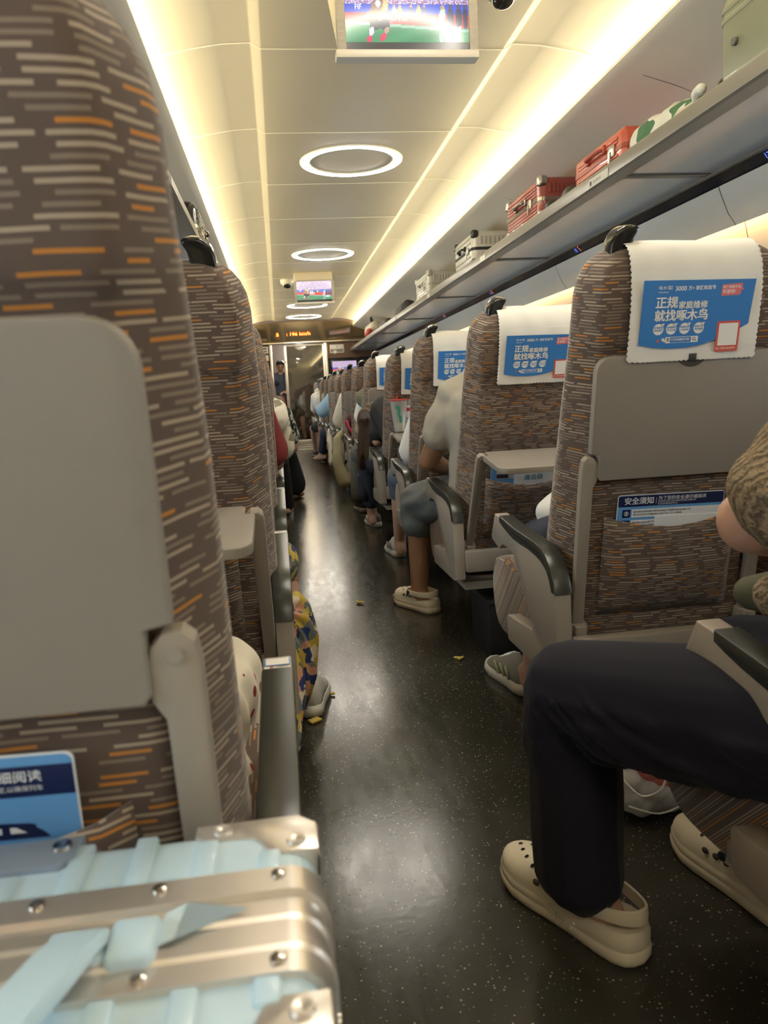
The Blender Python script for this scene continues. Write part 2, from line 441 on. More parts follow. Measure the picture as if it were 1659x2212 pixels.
tag(b.build('trim_1', ALU, sharp=0.5), kind='structure')
# step under the door: ribbed threshold plate
b = MB(); b.box(dx0, 1.2, Y1-0.1, Y1+0.12, 0, 0.012, 0.003)
for k in range(5): b.box(0.0, 0.95, Y1-0.75+k*0.055, Y1-0.75+k*0.055+0.022, 0, 0.006, 0.002)
tag(b.build('trim_2', ALU, sharp=0.5), kind='structure')
b = MB(); lx0, lx1 = 0.155, 0.935
for a in ((lx0, lx0+0.055, 0.03, 1.94), (lx1-0.045, lx1, 0.03, 1.94), (lx0+0.055, lx1-0.045, 0.03, 0.14), (lx0+0.055, lx1-0.045, 1.90, 1.94)):
    b.box(a[0], a[1], Y1+0.02, Y1+0.055, a[2], a[3], 0.004)
dr = tag(b.build('door_1', ALU, sharp=0.5), kind='structure')
b = MB(); b.box(lx0+0.05, lx1-0.04, Y1+0.034, Y1+0.042, 0.13, 1.91)
b.build('pane', DOORGLASS, dr, smooth=False)
b = MB(); b.lathe([(0.012, 0), (0.012, 0.012), (0.0, 0.014)], (lx0+0.028, Y1+0.02, 1.62), 'y', 12); b.lathe([(0.012, 0), (0.012, 0.012), (0.0, 0.014)], (lx0+0.028, Y1+0.02, 1.02), 'y', 12)
b.build('door_lock', mat('steel', (0.45, 0.43, 0.40), 0.3, metal=1.0), dr)

# tilted sign fascia above the door
t = empty('speed_display', (XC, 14.68, 2.1))
b = MB()
arc = [(-1.22, 2.235), (-0.9, 2.275), (-0.5, 2.305), (0, 2.318), (0.5, 2.305), (0.9, 2.275), (1.22, 2.235)]
top = [(p.x, p.y) for p in crom([(a, c, 0) for a, c in arc], 4)]
rings = [[(d, -0.27, z-2.1) for d, z in top], [(d*1.0, 0.19, 1.985-2.1) for d, z in top]]
b.loft(rings, caps=False, closed=False)
b.build('sign_panel', mat('amber_gloss_panel', (0.52, 0.40, 0.23), 0.10, metal=0.75), t)
def fpt(f): return -0.27+0.46*f, (2.31*(1-f)+1.985*f)-2.1
up = Vector((0, -0.46, 0.325)).normalized()
LED = mat('orange_led', (0.9, 0.2, 0.02), 0.4, emit=(1.0, 0.17, 0.03), estr=2.2)
fy, fz = fpt(0.6)
pr = PRINT((0, fy, fz), (1, 0, 0), up, 0.006)
pr.text('orange_led', '5', -0.50, 0, 0.115, 0.012); pr.text('orange_led', ': 196 km/h', -0.31, 0, 0.105, 0.012, sx=1.0)
tag(pr.build('lettering', t), 'orange glowing characters')
tag(t, 'tilted glossy amber sign panel with orange speed readout above the end door', 'sign')

# ------------------------------------------------------------------ ceiling fittings
RINGM = mat('light_ring', (1, 0.96, 0.88), 0.5, emit=(1.0, 0.93, 0.80), estr=RING_E)
RINGB = mat('ring_bezel', (0.75, 0.72, 0.66), 0.35)
ring_labels = [(-1.25, 'unseen light ring added on the ceiling behind the camera for front fill'), (1.80, None), (4.90, 'bright oval light ring nearest on the ceiling, the largest one'), (7.95, 'middle-sized light ring in front of the small far screen'),  # first two rings are unseen, added to brighten the foreground and front faces
               (12.2, 'light ring partly hidden behind the small ceiling screen'), (13.85, 'smallest light ring, last before the sign panel')]
for y, lab in ring_labels:
    t = empty('ring_light', (XC+0.005, y, 2.34))
    b = MB(); n = 64
    for r0, r1, z in ((0.262, 0.302, -0.008),):
        a = [[(r*math.cos(2*PI*k/n), r*math.sin(2*PI*k/n), h) for k in range(n)] for r, h in ((r0-0.004, 0.0), (r0, z), (r1, z), (r1+0.004, 0.0))]
        b.loft(a, caps=False)
    o = b.build('diffuser', RINGM, t)
    b = MB()
    for r in (0.255, 0.309):
        b.loft([[((r+q)*math.cos(2*PI*k/n), (r+q)*math.sin(2*PI*k/n), h) for k in range(n)] for q, h in ((-0.004, 0), (-0.003, -0.006), (0.003, -0.006), (0.004, 0))], caps=False)
    b.build('bezel', RINGB, t)
    tag(t, lab or 'unseen light ring added overhead near the large ceiling screen to light the foreground', 'ceiling light', 'ring lights along the ceiling')

# television picture: a raster of glowing cells
def tv_raster(W=132, H=74):
    rnd = random.Random(3)
    g = [[(0, 0, 0)]*W for _ in range(H)]
    def put(x, y, c):
        if 0 <= x < W and 0 <= y < H: g[int(y)][int(x)] = c
    crowd = [(0.55, 0.45, 0.62), (0.30, 0.24, 0.42), (0.75, 0.72, 0.85), (0.45, 0.10, 0.12), (0.18, 0.15, 0.30), (0.6, 0.5, 0.7), (0.35, 0.28, 0.5)]
    for y in range(H):
        for x in range(W):
            if y < 34: c = crowd[rnd.randrange(len(crowd))] if (x+y) % 2 else crowd[(x*7+y*13+rnd.randrange(3)) % len(crowd)]
            elif y < 43+2*(x > 60): c = (0.06, 0.10, 0.55)
            elif y < 51+8*x/W: c = (0.72, 0.06, 0.05)
            else:
                f = 0.75+0.08*math.sin(x*0.11+y*0.3)
                c = (0.10*f, 0.36*f, 0.17*f)
                if abs(y-(52.5+9*x/W)) < 1.5: c = (0.25, 0.45, 0.33)
            g[y][x] = c
    def blob(cx, cy, rx, ry, c, rot=0):
        for y in range(int(cy-max(rx, ry))-1, int(cy+max(rx, ry))+2):
            for x in range(int(cx-max(rx, ry))-1, int(cx+max(rx, ry))+2):
                dx, dy = x-cx, y-cy
                u = dx*math.cos(rot)+dy*math.sin(rot); v = -dx*math.sin(rot)+dy*math.cos(rot)
                if (u/rx)**2+(v/ry)**2 <= 1: put(x, y, c)
    for x, c in ((58, (0.55, 0.62, 0.12)), (70, (0.1, 0.1, 0.18)), (78, (0.55, 0.62, 0.12)), (84, (0.12, 0.12, 0.2)), (104, (0.5, 0.6, 0.1)), (52, (0.5, 0.45, 0.5))):
        blob(x, 41, 2.4, 4.5, c); blob(x, 35.5, 1.5, 1.6, (0.45, 0.3, 0.25))
    for x, w in ((112, 6), (121, 6), (128, 5)):
        blob(x, 48, w*0.6, 11, (0.06, 0.06, 0.10)); blob(x, 36, 2, 2.4, (0.1, 0.09, 0.13))
    # striker seen from behind: red sleeves, brown shirt, dark shorts, red socks
    blob(36, 40, 9, 13, (0.30, 0.19, 0.13)); blob(41, 43, 3, 10, (0.55, 0.40, 0.16), 0.1); blob(43, 34, 3, 6, (0.6, 0.5, 0.25)); blob(35, 33, 3, 4, (0.6, 0.62, 0.72))
    blob(25, 44, 2.2, 8, (0.30, 0.18, 0.16), 0.7); blob(46, 48, 2.4, 8, (0.62, 0.10, 0.16), -0.5)
    blob(31, 55, 6, 6, (0.05, 0.05, 0.06), 0.3); blob(41, 55, 6, 5.5, (0.05, 0.05, 0.06), -0.4)
    blob(27, 62, 2.6, 5, (0.6, 0.55, 0.65), 0.25); blob(43, 61, 2.4, 4, (0.45, 0.28, 0.22), 0.4); blob(24.5, 70, 3, 3.4, (0.60, 0.05, 0.12), 0.25); blob(39, 68, 3, 4.5, (0.60, 0.06, 0.12), 0.5)
    # player by the corner flag
    blob(103, 46, 3.2, 7, (0.45, 0.60, 0.72)); blob(103, 37, 1.8, 2, (0.4, 0.28, 0.2)); blob(99, 54, 1.6, 5, (0.45, 0.60, 0.72), 0.4); blob(103, 57, 1.7, 8, (0.40, 0.55, 0.75), -0.1); blob(101, 69, 1.5, 5, (0.4, 0.58, 0.8))
    for x in range(106, 124):
        for y in range(57, 66):
            if (x-106)*0.12+y > 59 and (x*5+y*3+(x*y) % 4) % 3: put(x, y-1, (0.7, 0.74, 0.82))
    return g, W, H
TVG = None
def tv_mesh():
    global TVG
    if TVG: return TVG
    g, W, H = tv_raster()
    vs = [(i/W, 0, j/H) for j in range(H+1) for i in range(W+1)]
    fs = [(j*(W+1)+i, j*(W+1)+i+1, (j+1)*(W+1)+i+1, (j+1)*(W+1)+i) for j in range(H) for i in range(W)]
    me = bpy.data.meshes.new('picture'); me.from_pydata(vs, [], fs)
    ca = me.color_attributes.new('picture', 'FLOAT_COLOR', 'CORNER')
    buf = []
    for j in range(H):
        for i in range(W): buf += [*g[H-1-j][i], 1.0]*4
    ca.data.foreach_set('color', buf)
    m, nt, p = nodes_of('screen_picture')
    at = nt.nodes.new('ShaderNodeVertexColor'); at.layer_name = 'picture'
    p.inputs['Base Color'].default_value = (0.01, 0.01, 0.01, 1); p.inputs['Roughness'].default_value = 0.15
    nt.links.new(at.outputs[0], p.inputs['Emission Color']); p.inputs['Emission Strength'].default_value = 0.42
    me.materials.append(m); TVG = me
    return me
def screen(root, w, h, border, bottom):
    """picture + lettering on a screen lying in the local XZ plane, facing -y"""
    me = tv_mesh(); o = link('picture', me, None, root, smooth=False)
    o.scale = (w, 1, h); o.location = (-w/2, -0.0012, border)
    pr = PRINT((-w/2, -0.0016, border), (1, 0, 0), (0, 0, 1), 0.0004)
    k = w/132
    mat('glow_white', (0.9, 0.9, 0.9), 0.4, emit=(0.9, 0.88, 0.95), estr=0.9)
    pr.text('glow_white', 'OVO', 48*k, 24.5*k, 9.5*k, 0.02, rot=-0.05); pr.text('glow_white', 'FIF', 11*k, 38*k, 7.5*k, 0.0, sx=0.9)
    pr.build('lettering', root)
TVF = mat('tv_frame_beige', (0.56, 0.50, 0.40), 0.45)
def ribbed_frame_material():
    m, nt, p = nodes_of('tv_ribbed_bezel'); N, L = nt.nodes, nt.links
    tc = N.new('ShaderNodeTexCoord'); wv = N.new('ShaderNodeTexWave'); wv.wave_type = 'BANDS'; wv.bands_direction = 'Z'; wv.inputs['Scale'].default_value = 110
    L.new(tc.outputs['Object'], wv.inputs['Vector'])
    L.new(mix_col(nt, wv.outputs['Fac'], (0.34, 0.29, 0.22), (0.58, 0.52, 0.42)), p.inputs['Base Color'])
    b = N.new('ShaderNodeBump'); b.inputs['Strength'].default_value = 0.6; b.inputs['Distance'].default_value = 0.002
    L.new(wv.outputs['Fac'], b.inputs['Height']); L.new(b.outputs[0], p.inputs['Normal']); p.inputs['Roughness'].default_value = 0.45
    MATS['tv_ribbed_bezel'] = m; return m
RIB = ribbed_frame_material()
def ceiling_tv(y, label):
    t = empty('ceiling_television', (0.487, y, 1.985))
    b = MB()
    b.prism([(0.03, 0.0), (0.0, 0.02), (0.0, 0.245), (0.05, 0.355), (0.30, 0.355), (0.34, 0.33)], -0.215, 0.215, 'yzx', 0.006)
    b.build('housing', TVF, t, sharp=0.4)
    b = MB()
    b.box(-0.225, -0.197, -0.028, 0.004, 0.018, 0.25, 0.004); b.box(0.197, 0.225, -0.028, 0.004, 0.018, 0.25, 0.004)
    b.box(-0.197, 0.197, -0.028, 0.004, 0.246, 0.262, 0.003)
    b.build('side_bezel', RIB, t, sharp=0.5)
    b = MB(); b.box(-0.232, 0.226, -0.034, 0.02, -0.006, 0.02, 0.006)
    b.build('bottom_lip', TVF, t, sharp=0.5)
    b = MB(); b.box(-0.197, 0.197, -0.018, -0.004, 0.02, 0.248)
    sc = b.build('screen', mat('screen_black', (0.012, 0.012, 0.013), 0.2), t, smooth=False)
    r = sc
    me = tv_mesh(); o = link('picture', me, None, sc, smooth=False); o.scale = (0.394, 1, 0.206); o.location = (-0.197, -0.0186, 0.044)
    pr = PRINT((-0.197, -0.0188, 0.044), (1, 0, 0), (0, 0, 1), 0.0004); k = 0.394/132
    mat('glow_white', (0.9, 0.9, 0.9), 0.4, emit=(0.85, 0.82, 0.95), estr=0.32)
    kz = 0.206/74
    pr.text('glow_white', 'OVO', 48*k, (74-48.5)*kz, 8.2*k, 0.02, rot=-0.05); pr.text('glow_white', 'FIF', 10.5*k, (74-37.5)*kz, 7*k, 0.0, sx=0.9)
    pr.build('lettering', sc)
    return tag(t, label, 'television', 'ceiling televisions')
ceiling_tv(2.6, 'large ceiling-hung television cut by the top of the frame, football on screen')
ceiling_tv(9.0, 'small distant ceiling-hung television showing football, before the far light rings')
# television set into the black end panel
t = empty('wall_television', (1.29, Y1-0.014, 1.33))
b = MB(); b.box(-0.26, 0.26, -0.012, 0.0, -0.02, 0.285, 0.004); sc = b.build('screen_frame', MATS['screen_black'], t, sharp=0.5)
me = tv_mesh(); o = link('picture', me, None, t, smooth=False); o.scale = (0.46, 1, 0.25); o.location = (-0.23, -0.0135, 0.01)
tag(t, 'television in the black end panel above the seat tops, right of the door', 'television')

def dome(x, y, r, label):
    t = empty('dome_camera', (x, y, 2.362 if abs(x-XC) > 0.5 else 2.34))
    b = MB(); b.lathe([(r*1.02, 0.0), (r*1.05, -0.012), (r*0.98, -r*0.55), (r*0.9, -r*0.72), (r*0.72, -r*0.74)], n=28, caps=False)
    b.build('housing', mat('dome_housing', (0.66, 0.62, 0.54), 0.35), t)
    b = MB(); b.lathe([(r*0.72, -r*0.70)]+[(r*0.72*math.cos(a), -r*0.72-r*0.62*math.sin(a)) for a in [k*PI/16 for k in range(0, 8)]]+[(0.001, -r*1.34)], n=28)
    b.build('dome', mat('dome_lens', (0.02, 0.02, 0.02), 0.06, coat=0.5), t)
    tag(t, label, 'camera', 'dome cameras on the ceiling')
dome(0.885, 2.86, 0.062, 'large dome camera right of the large television')
dome(0.20, 9.55, 0.075, 'small dome camera left of the distant television')

# ------------------------------------------------------------------ luggage racks
UNDER = mat('rack_underside', (0.36, 0.385, 0.41), 0.16, spec=0.9, var=0.05)
LIP = mat('rack_lip_grey', (0.185, 0.165, 0.135), 0.35)
STRIPM = mat('dark_glass_strip', (0.022, 0.022, 0.024), 0.10)
BLUE = mat('blue_digit', (0.05, 0.08, 0.6), 0.4, emit=(0.10, 0.16, 0.9), estr=0.8)
REDL = mat('red_lamp', (0.8, 0.1, 0.05), 0.4, emit=(1.0, 0.15, 0.08), estr=2.0)
def rack(s, label):
    def X(d): return s*d
    t = empty('luggage_rack', (XC, 0, 1.79))
    b = MB(); ya, yb = Y0, Y1-0.02
    sh = [(0.905, 0.012), (0.93, 0.022), (1.45, 0.03), (1.49, 0.055), (1.52, 0.05), (1.52, 0.0), (0.93, 0.0)]
    b.loft([[(X(d), y, z) for d, z in sh] for y in (ya, yb)])
    b.build('shelf', LIP, t, sharp=0.4)
    b = MB(); lp = [(0.885, -0.012), (0.888, 0.034), (0.893, 0.044), (0.901, 0.046), (0.908, 0.040), (0.912, 0.0), (0.955, -0.012), (0.955, -0.018), (0.895, -0.018)]
    b.loft([[(X(d), y, z) for d, z in lp] for y in (ya, yb)])
    b.build('front_lip', LIP, t, sharp=0.5)
    b = MB(); b.box(min(X(0.94), X(1.34)), max(X(0.94), X(1.34)), ya, yb, -0.012, -0.006)
    b.mi = 1
    for k in range(10):
        y = 3.2+1.96*(k-3)
        if ya < y < yb: b.box(min(X(0.955), X(1.335)), max(X(0.955), X(1.335)), y-0.022, y+0.022, -0.019, -0.012, 0.003)
    b.box(min(X(1.325), X(1.355)), max(X(1.325), X(1.355)), ya, yb, -0.022, -0.004, 0.004)
    b.build('underside_panel', UNDER, t, sharp=0.5, extra=[LIP])
    b = MB(); st = [(1.355, -0.010), (1.395, -0.062), (1.40, -0.06), (1.40, 0.0)]
    b.loft([[(X(d), y, z) for d, z in st] for y in (ya, yb)])
    sp = b.build('light_strip', STRIPM, t, smooth=False)
    rt = Vector((0, -1 if s > 0 else 1, 0)); upv = Vector((X(-0.04), 0, 0.052)).normalized()
    for num, y in ((13, 2.86), (12, 4.78), (11, 6.75), (10, 8.7)):
        pr = PRINT((X(1.373), y, -0.033), rt, upv, 0.0015)
        pr.text('blue_digit', str(num), -0.02, 0, 0.034, 0.0)
        pr.build('row_number', sp)
        for j in range(3):
            pr = PRINT((X(1.373), y, -0.033), rt, upv, 0.0015); pr.disc('red_lamp', 0.045+0.004*j, 0.016-0.013*j, 0.0028); pr.build('call_lamp', sp)
    for y, w in ((3.30, 0.2), (5.2, 0.13), (7.1, 0.13), (9.1, 0.13)):
        b = MB(); b.box(min(X(0.8835), X(0.8855)), max(X(0.8835), X(0.8855)), y-w/2, y+w/2, -0.012, 0.024)
        b.build('seat_number_plate', mat('number_plate', (0.55, 0.52, 0.43), 0.5), t, smooth=False)
    if s > 0:
        pr = PRINT((X(0.8835), 3.30, 0.006), (0, -1, 0), (0, 0, 1), 0.0006)
        mat('print_dark', (0.03, 0.03, 0.03), 0.6)
        pr.text('print_dark', '13A 13B 13C', -0.055, 0.0, 0.016, 0.0); pr.rect('print_dark', -0.09, -0.07, -0.009, 0.009)
        pr.build('lettering', t)
    tag(t, label, 'luggage rack', 'luggage racks')
rack(1, 'long grey luggage rack on the right with blue row numbers beneath')
rack(-1, 'long grey luggage rack on the left, mostly hidden behind tall seat backs')

# notices on the end wall
def notice(x0, x1, z0, z1, label, kind):
    t = empty('wall_notice', ((x0+x1)/2, Y1-0.001, z0))
    w, h = x1-x0, z1-z0
    b = MB(); b.box(-w/2, w/2, -0.006, 0, 0, h, 0.002); b.build('plate', mat('notice_white', (0.62, 0.58, 0.52), 0.5), t, sharp=0.5)
    pr = PRINT((0, -0.006, 0), (1, 0, 0), (0, 0, 1), 0.001); mat('print_dark', (0.03, 0.03, 0.03), 0.6); mat('print_grey', (0.2, 0.17, 0.15), 0.6)
    if kind == 1:
        pr.rect('print_grey', -w*0.45, w*0.45, h*0.08, h*0.45); pr.disc('notice_white', -w*0.15, h*0.12, h*0.22, 2); pr.text('print_dark', '5', 0, h*0.72, h*0.3, 0.01, 'CENTER')
    elif kind == 2:
        pr.rect('print_grey', -w*0.4, w*0.4, h*0.55, h*0.85); pr.rect('print_grey', -w*0.2, w*0.4, h*0.15, h*0.4)
    else:
        pr.rect('print_grey', -w*0.3, w*0.3, h*0.4, h*0.6)
    pr.build('print', t)
    tag(t, label, 'sign', 'notices on the end wall')
notice(1.03, 1.30, 1.75, 1.905, 'white notice board on the brown wall right of the far door', 1)
notice(-0.36, -0.13, 1.80, 1.92, 'pictured notice on the brown wall left of the far door', 2)
notice(-0.36, -0.13, 1.66, 1.76, 'plain white notice below the pictured one, left of the far door', 3)
t = empty('vestibule_lamp', (0.03, 15.5, 2.2))
b = MB(); b.lathe([(0.09, 0), (0.09, -0.02), (0.0, -0.03)], n=20); b.build('diffuser', mat('lamp_white', (1, 1, 1), 0.4, emit=(0.95, 0.97, 1.0), estr=8.0), t)
tag(t, 'small round white lamp glowing in the vestibule beyond the door', 'ceiling light')
d = bpy.data.lights.new('vestibule_glow', 'POINT'); d.energy = 22; d.color = (1, 0.93, 0.82); d.shadow_soft_size = 0.1
o = bpy.data.objects.new('vestibule_glow', d); COL.objects.link(o); o.location = (0.5, 16.0, 2.0)

# ------------------------------------------------------------------ seats
# local frame of a seat: x across (0 = its middle), y along the car (0 = tip of the arm rest), z up
BW, BPIV = 0.2225, (-0.36, 0.42)
def back_rings():
    rings, uvs = [], []
    ws = [-0.10, -0.095, -0.07, -0.03, 0.0, 0.06, 0.12, 0.18, 0.24, 0.30, 0.36, 0.42, 0.48, 0.54, 0.585, 0.60, 0.607, 0.615, 0.63, 0.66, 0.70, 0.73, 0.752, 0.768, 0.779, 0.786, 0.789]
    for w in ws:
        g = sstep(0.0, 0.62, w)
        hb = sstep(0.592, 0.615, w)                  # head part stands proud of the lower back
        R = 0.042+0.012*hb+0.006*sstep(0.1, 0, w)
        mid = 0.075-0.05*g
        fw = 0.15-0.085*g
        b = BW-0.010*sstep(0.45, 0.75, w)-0.012*sstep(0.05, -0.10, w)
        a = 0.178+0.006*hb-0.005*sstep(0.05, -0.10, w)
        if w < -0.09: q = (w+0.10)/0.01; fw -= 0.02*(1-q); R -= 0.006*(1-q)
        # round the top edge
        tp = sstep(0.70, 0.789, w); tt = max(0.0, (w-0.70)/0.089)
        rr = 1-math.sqrt(max(0, 1-tt*tt))
        b -= 0.075*rr; a -= 0.06*rr; R -= 0.045*rr; fw -= 0.03*rr; mid -= 0.01*rr
        half = [(0, -R), (a*0.25, -R), (a*0.5, -R), (a*0.75, -R), (a*0.93, -R), (a, -R+0.002), (a+0.006, -R+0.008), (a+(b-a)*0.55, (-R+mid)*0.5-0.004), (b-0.003, mid-0.02), (b, mid), (b-0.004, mid+(fw-mid)*0.45), (b-0.02, fw-0.012), (b-0.05, fw), (b-0.085, fw-0.01), (a*0.5, fw-0.035-0.02*(1-rr)), (a*0.2, fw-0.045-0.02*(1-rr)), (0, fw-0.048-0.02*(1-rr))]
        full = half+[(-x, d) for x, d in half[-2:0:-1]]
        rings.append([(x, d, w) for x, d in full])
        L = [0.0]
        for p, q in zip(full, full[1:]+full[:1]): L.append(L[-1]+math.hypot(p[0]-q[0], p[1]-q[1]))
        uvs.append((L, w))
    return rings, uvs
def uv_loft(name, rings, uvs, cap_top=True, cap_bottom=True):
    n = len(rings[0]); vs, fs, uf = [], [], []
    for r in rings: vs += r
    for i in range(len(rings)-1):
        for k in range(n):
            k2 = (k+1) % n
            fs.append((i*n+k, i*n+k2, (i+1)*n+k2, (i+1)*n+k))
            (La, wa), (Lb, wb) = uvs[i], uvs[i+1]
            uf += [(La[k], wa), (La[k+1], wa), (Lb[k+1], wb), (Lb[k], wb)]
    for cap, i, rev in ((cap_bottom, 0, True), (cap_top, len(rings)-1, False)):
        if cap:
            # close with a strip fan across the ring: mirror halves (index k with n-k)
            h = n//2
            for k in range(h):
                a, b_, c, d = k, k+1, (n-k-1) % n, (n-k) % n
                q = [i*n+a, i*n+b_, i*n+c, i*n+d]
                q2 = []
                for t_ in q:
                    if t_ not in q2: q2.append(t_)
                if len(q2) < 3: continue
                if rev: q2 = q2[::-1]
                fs.append(tuple(q2))
                for t_ in q2:
                    x, d_, w_ = vs[t_]; uf.append((x+0.3, w_+d_))
    me = bpy.data.meshes.new(name); me.from_pydata(vs, [], fs)
    ul = me.uv_layers.new(name='UVMap'); ul.data.foreach_set('uv', [c for p in uf for c in p])
    bmx = bmesh.new(); bmx.from_mesh(me); bmesh.ops.recalc_face_normals(bmx, faces=bmx.faces); bmx.to_mesh(me); bmx.free()
    me.polygons.foreach_set('use_smooth', [True]*len(me.polygons))
    return me
rg, uv = back_rings()
BACK_ME = uv_loft('backrest', rg, uv); BACK_ME.materials.append(FAB)
def cushion_mesh():
    # section in the y-z plane lofted across x; u runs over the front, v across
    sec = [(-0.345, 0.33), (-0.345, 0.44), (-0.31, 0.462), (-0.2, 0.455), (-0.05, 0.455), (0.06, 0.462), (0.12, 0.458), (0.155, 0.44), (0.176, 0.41), (0.184, 0.37), (0.176, 0.32), (0.155, 0.275), (0.12, 0.25), (0.05, 0.245), (-0.1, 0.26), (-0.3, 0.29)]
    sec = [(p.x, p.y) for p in crom([(a, c, 0) for a, c in sec], 3, closed=True)]
    cy_, cz_ = -0.08, 0.355
    rings, uvs = [], []
    for x in (-0.222, -0.220, -0.212, -0.19, -0.12, -0.04, 0.04, 0.12, 0.19, 0.212, 0.220, 0.222):
        e = max(0.0, (abs(x)-0.185)/0.037); sh = 1-0.10*(1-math.sqrt(max(0, 1-e*e)))
        bulge = 0.008*sstep(0.16, 0.21, abs(x))
        ring = []
        for y, z in sec: ring.append((x, cy_+(y-cy_)*(1-(1-sh)*0.35), cz_+(z-cz_)*sh+(bulge if z > 0.44 else 0)))
        rings.append(ring); L = [0.0]
        for p, q in zip(ring, ring[1:]+ring[:1]): L.append(L[-1]+math.hypot(p[1]-q[1], p[2]-q[2]))
        uvs.append((L, x))
    return uv_loft('seat_cushion', rings, uvs)
# the stripes on the cushion run over its front edge: v = x is the row coordinate
CUSH_ME = cushion_mesh(); CUSH_ME.materials.append(FAB)

ARM_POLY = [(0.0, 0.605), (0.0, 0.606), (-0.16, 0.593), (-0.33, 0.586), (-0.375, 0.578), (-0.405, 0.566), (-0.43, 0.546), (-0.446, 0.52), (-0.453, 0.49), (-0.456, 0.30), (-0.43, 0.292), (-0.10, 0.286), (-0.092, 0.292), (-0.088, 0.345), (-0.095, 0.353), (-0.20, 0.362), (-0.295, 0.372), (-0.30, 0.385), (-0.275, 0.41), (-0.22, 0.462), (-0.19, 0.50), (-0.165, 0.522), (-0.14, 0.532), (-0.07, 0.534), (-0.052, 0.527), (-0.035, 0.517), (-0.015, 0.520), (0.034, 0.532), (0.038, 0.54)][1:]
CAP_POLY = [(-0.045, 0.607), (-0.16, 0.5955), (-0.33, 0.5885), (-0.376, 0.5805), (-0.407, 0.568), (-0.432, 0.548), (-0.4485, 0.521), (-0.4555, 0.497), (-0.43, 0.497), (-0.422, 0.517), (-0.405, 0.537), (-0.37, 0.551), (-0.33, 0.558), (-0.28, 0.562), (-0.22, 0.5625), (-0.166, 0.565), (-0.11, 0.574), (-0.070, 0.583), (-0.044, 0.590)]
def arm_meshes():
    b = MB(); b.prism(ARM_POLY, -0.0185, 0.0185, 'yzx', 0.003)
    # raised face line under the elbow
    pan = b.build('aisle_armrest', PLAST, sharp=0.5); me1 = pan.data; bpy.data.objects.remove(pan)
    b = MB(); b.prism(CAP_POLY, -0.0200, 0.0200, 'yzx', 0.0035)
    pan = b.build('arm_pad', CAPM, sharp=0.5); me2 = pan.data; bpy.data.objects.remove(pan)
    b = MB(); b.prism([(0.0, 0.592), (0, 0.6), (-0.26, 0.592), (-0.30, 0.575), (-0.31, 0.55), (-0.30, 0.54), (-0.02, 0.552), (0.0, 0.56)], -0.017, 0.017, 'yzx', 0.008, 3)
    pan = b.build('middle_armrest', CAPM, sharp=0.5); me3 = pan.data; bpy.data.objects.remove(pan)
    return me1, me2, me3
ARM_ME, PAD_ME, MID_ME = arm_meshes()
def back_space_mesh(fn, name, material, extra=()):
    b = MB(); fn(b); o = b.build(name, material, sharp=0.5, extra=extra); me = o.data; bpy.data.objects.remove(o); return me
def _tray(b):
    h = 0.195
    poly = rrect(-h, h, 0.335, 0.59, [0.032, 0.032, 0.012, 0.012], 6)
    # notch the lower corners for the arms
    poly = [p for p in poly if p[1] > 0.36]
    poly += []
    low = [(-h, 0.395), (-h+0.018, 0.391), (-h+0.018, 0.345), (-h+0.024, 0.337), (h-0.024, 0.337), (h-0.018, 0.345), (h-0.018, 0.391), (h, 0.395)]
    poly = poly[:14]+low
    b.prism(poly, -0.066, -0.047, 'xzy', 0.0035, 3)
TRAY_ME = back_space_mesh(_tray, 'tray_table', TRAYM)
def _latch(b):
    n = 14
    b.prism([(0.03*math.cos(PI+PI*k/n), 0.589+0.026*math.sin(PI+PI*k/n)) for k in range(n+1)], -0.0675, -0.052, 'xzy')
    b.prism([(-0.008, 0.574), (0.008, 0.574), (0.008, 0.589), (-0.008, 0.589)], -0.071, -0.06, 'xzy', 0.002)
LATCH_ME = back_space_mesh(_latch, 'latch', mat('dark_recess', (0.05, 0.045, 0.04), 0.5))
def _strut(b):
    # local: pivot foot at the origin, running up along z
    b.prism([(-0.013, 0.0), (0.013, 0.0), (0.014, 0.33), (0.022, 0.345), (0.022, 0.372), (0.019, 0.385), (0.010, 0.395), (-0.003, 0.396), (-0.011, 0.388), (-0.0135, 0.37)], -0.010, 0.010, 'xzy', 0.0035, 2)
    b.lathe([(0.006, 0), (0.006, 0.003), (0.0, 0.003)], (0.003, -0.0125, 0.38), 'y', 10)
STRUT_ME = back_space_mesh(_strut, 'tray_arm', PLAST)
def _foot(b):
    b.box(-0.020, 0.020, -0.016, 0.024, -0.026, 0.02, 0.003)
    b.box(-0.013, 0.013, -0.030, -0.012, -0.02, 0.021, 0.003)
FOOT_ME = back_space_mesh(_foot, 'arm_bracket', PLAST)
def _handle(b):
    pl = [(-0.002, -0.012), (-0.001, 0.022), (0.004, 0.036), (0.012, 0.046), (0.024, 0.0525), (0.038, 0.0545), (0.050, 0.0525), (0.055, 0.048), (0.052, 0.040), (0.046, 0.030), (0.043, 0.016), (0.042, -0.012)]
    b.prism(pl, -0.020, 0.022, 'xzy', 0.011, 4)
HANDLE_ME = back_space_mesh(_handle, 'grab_handle', BLACKG)
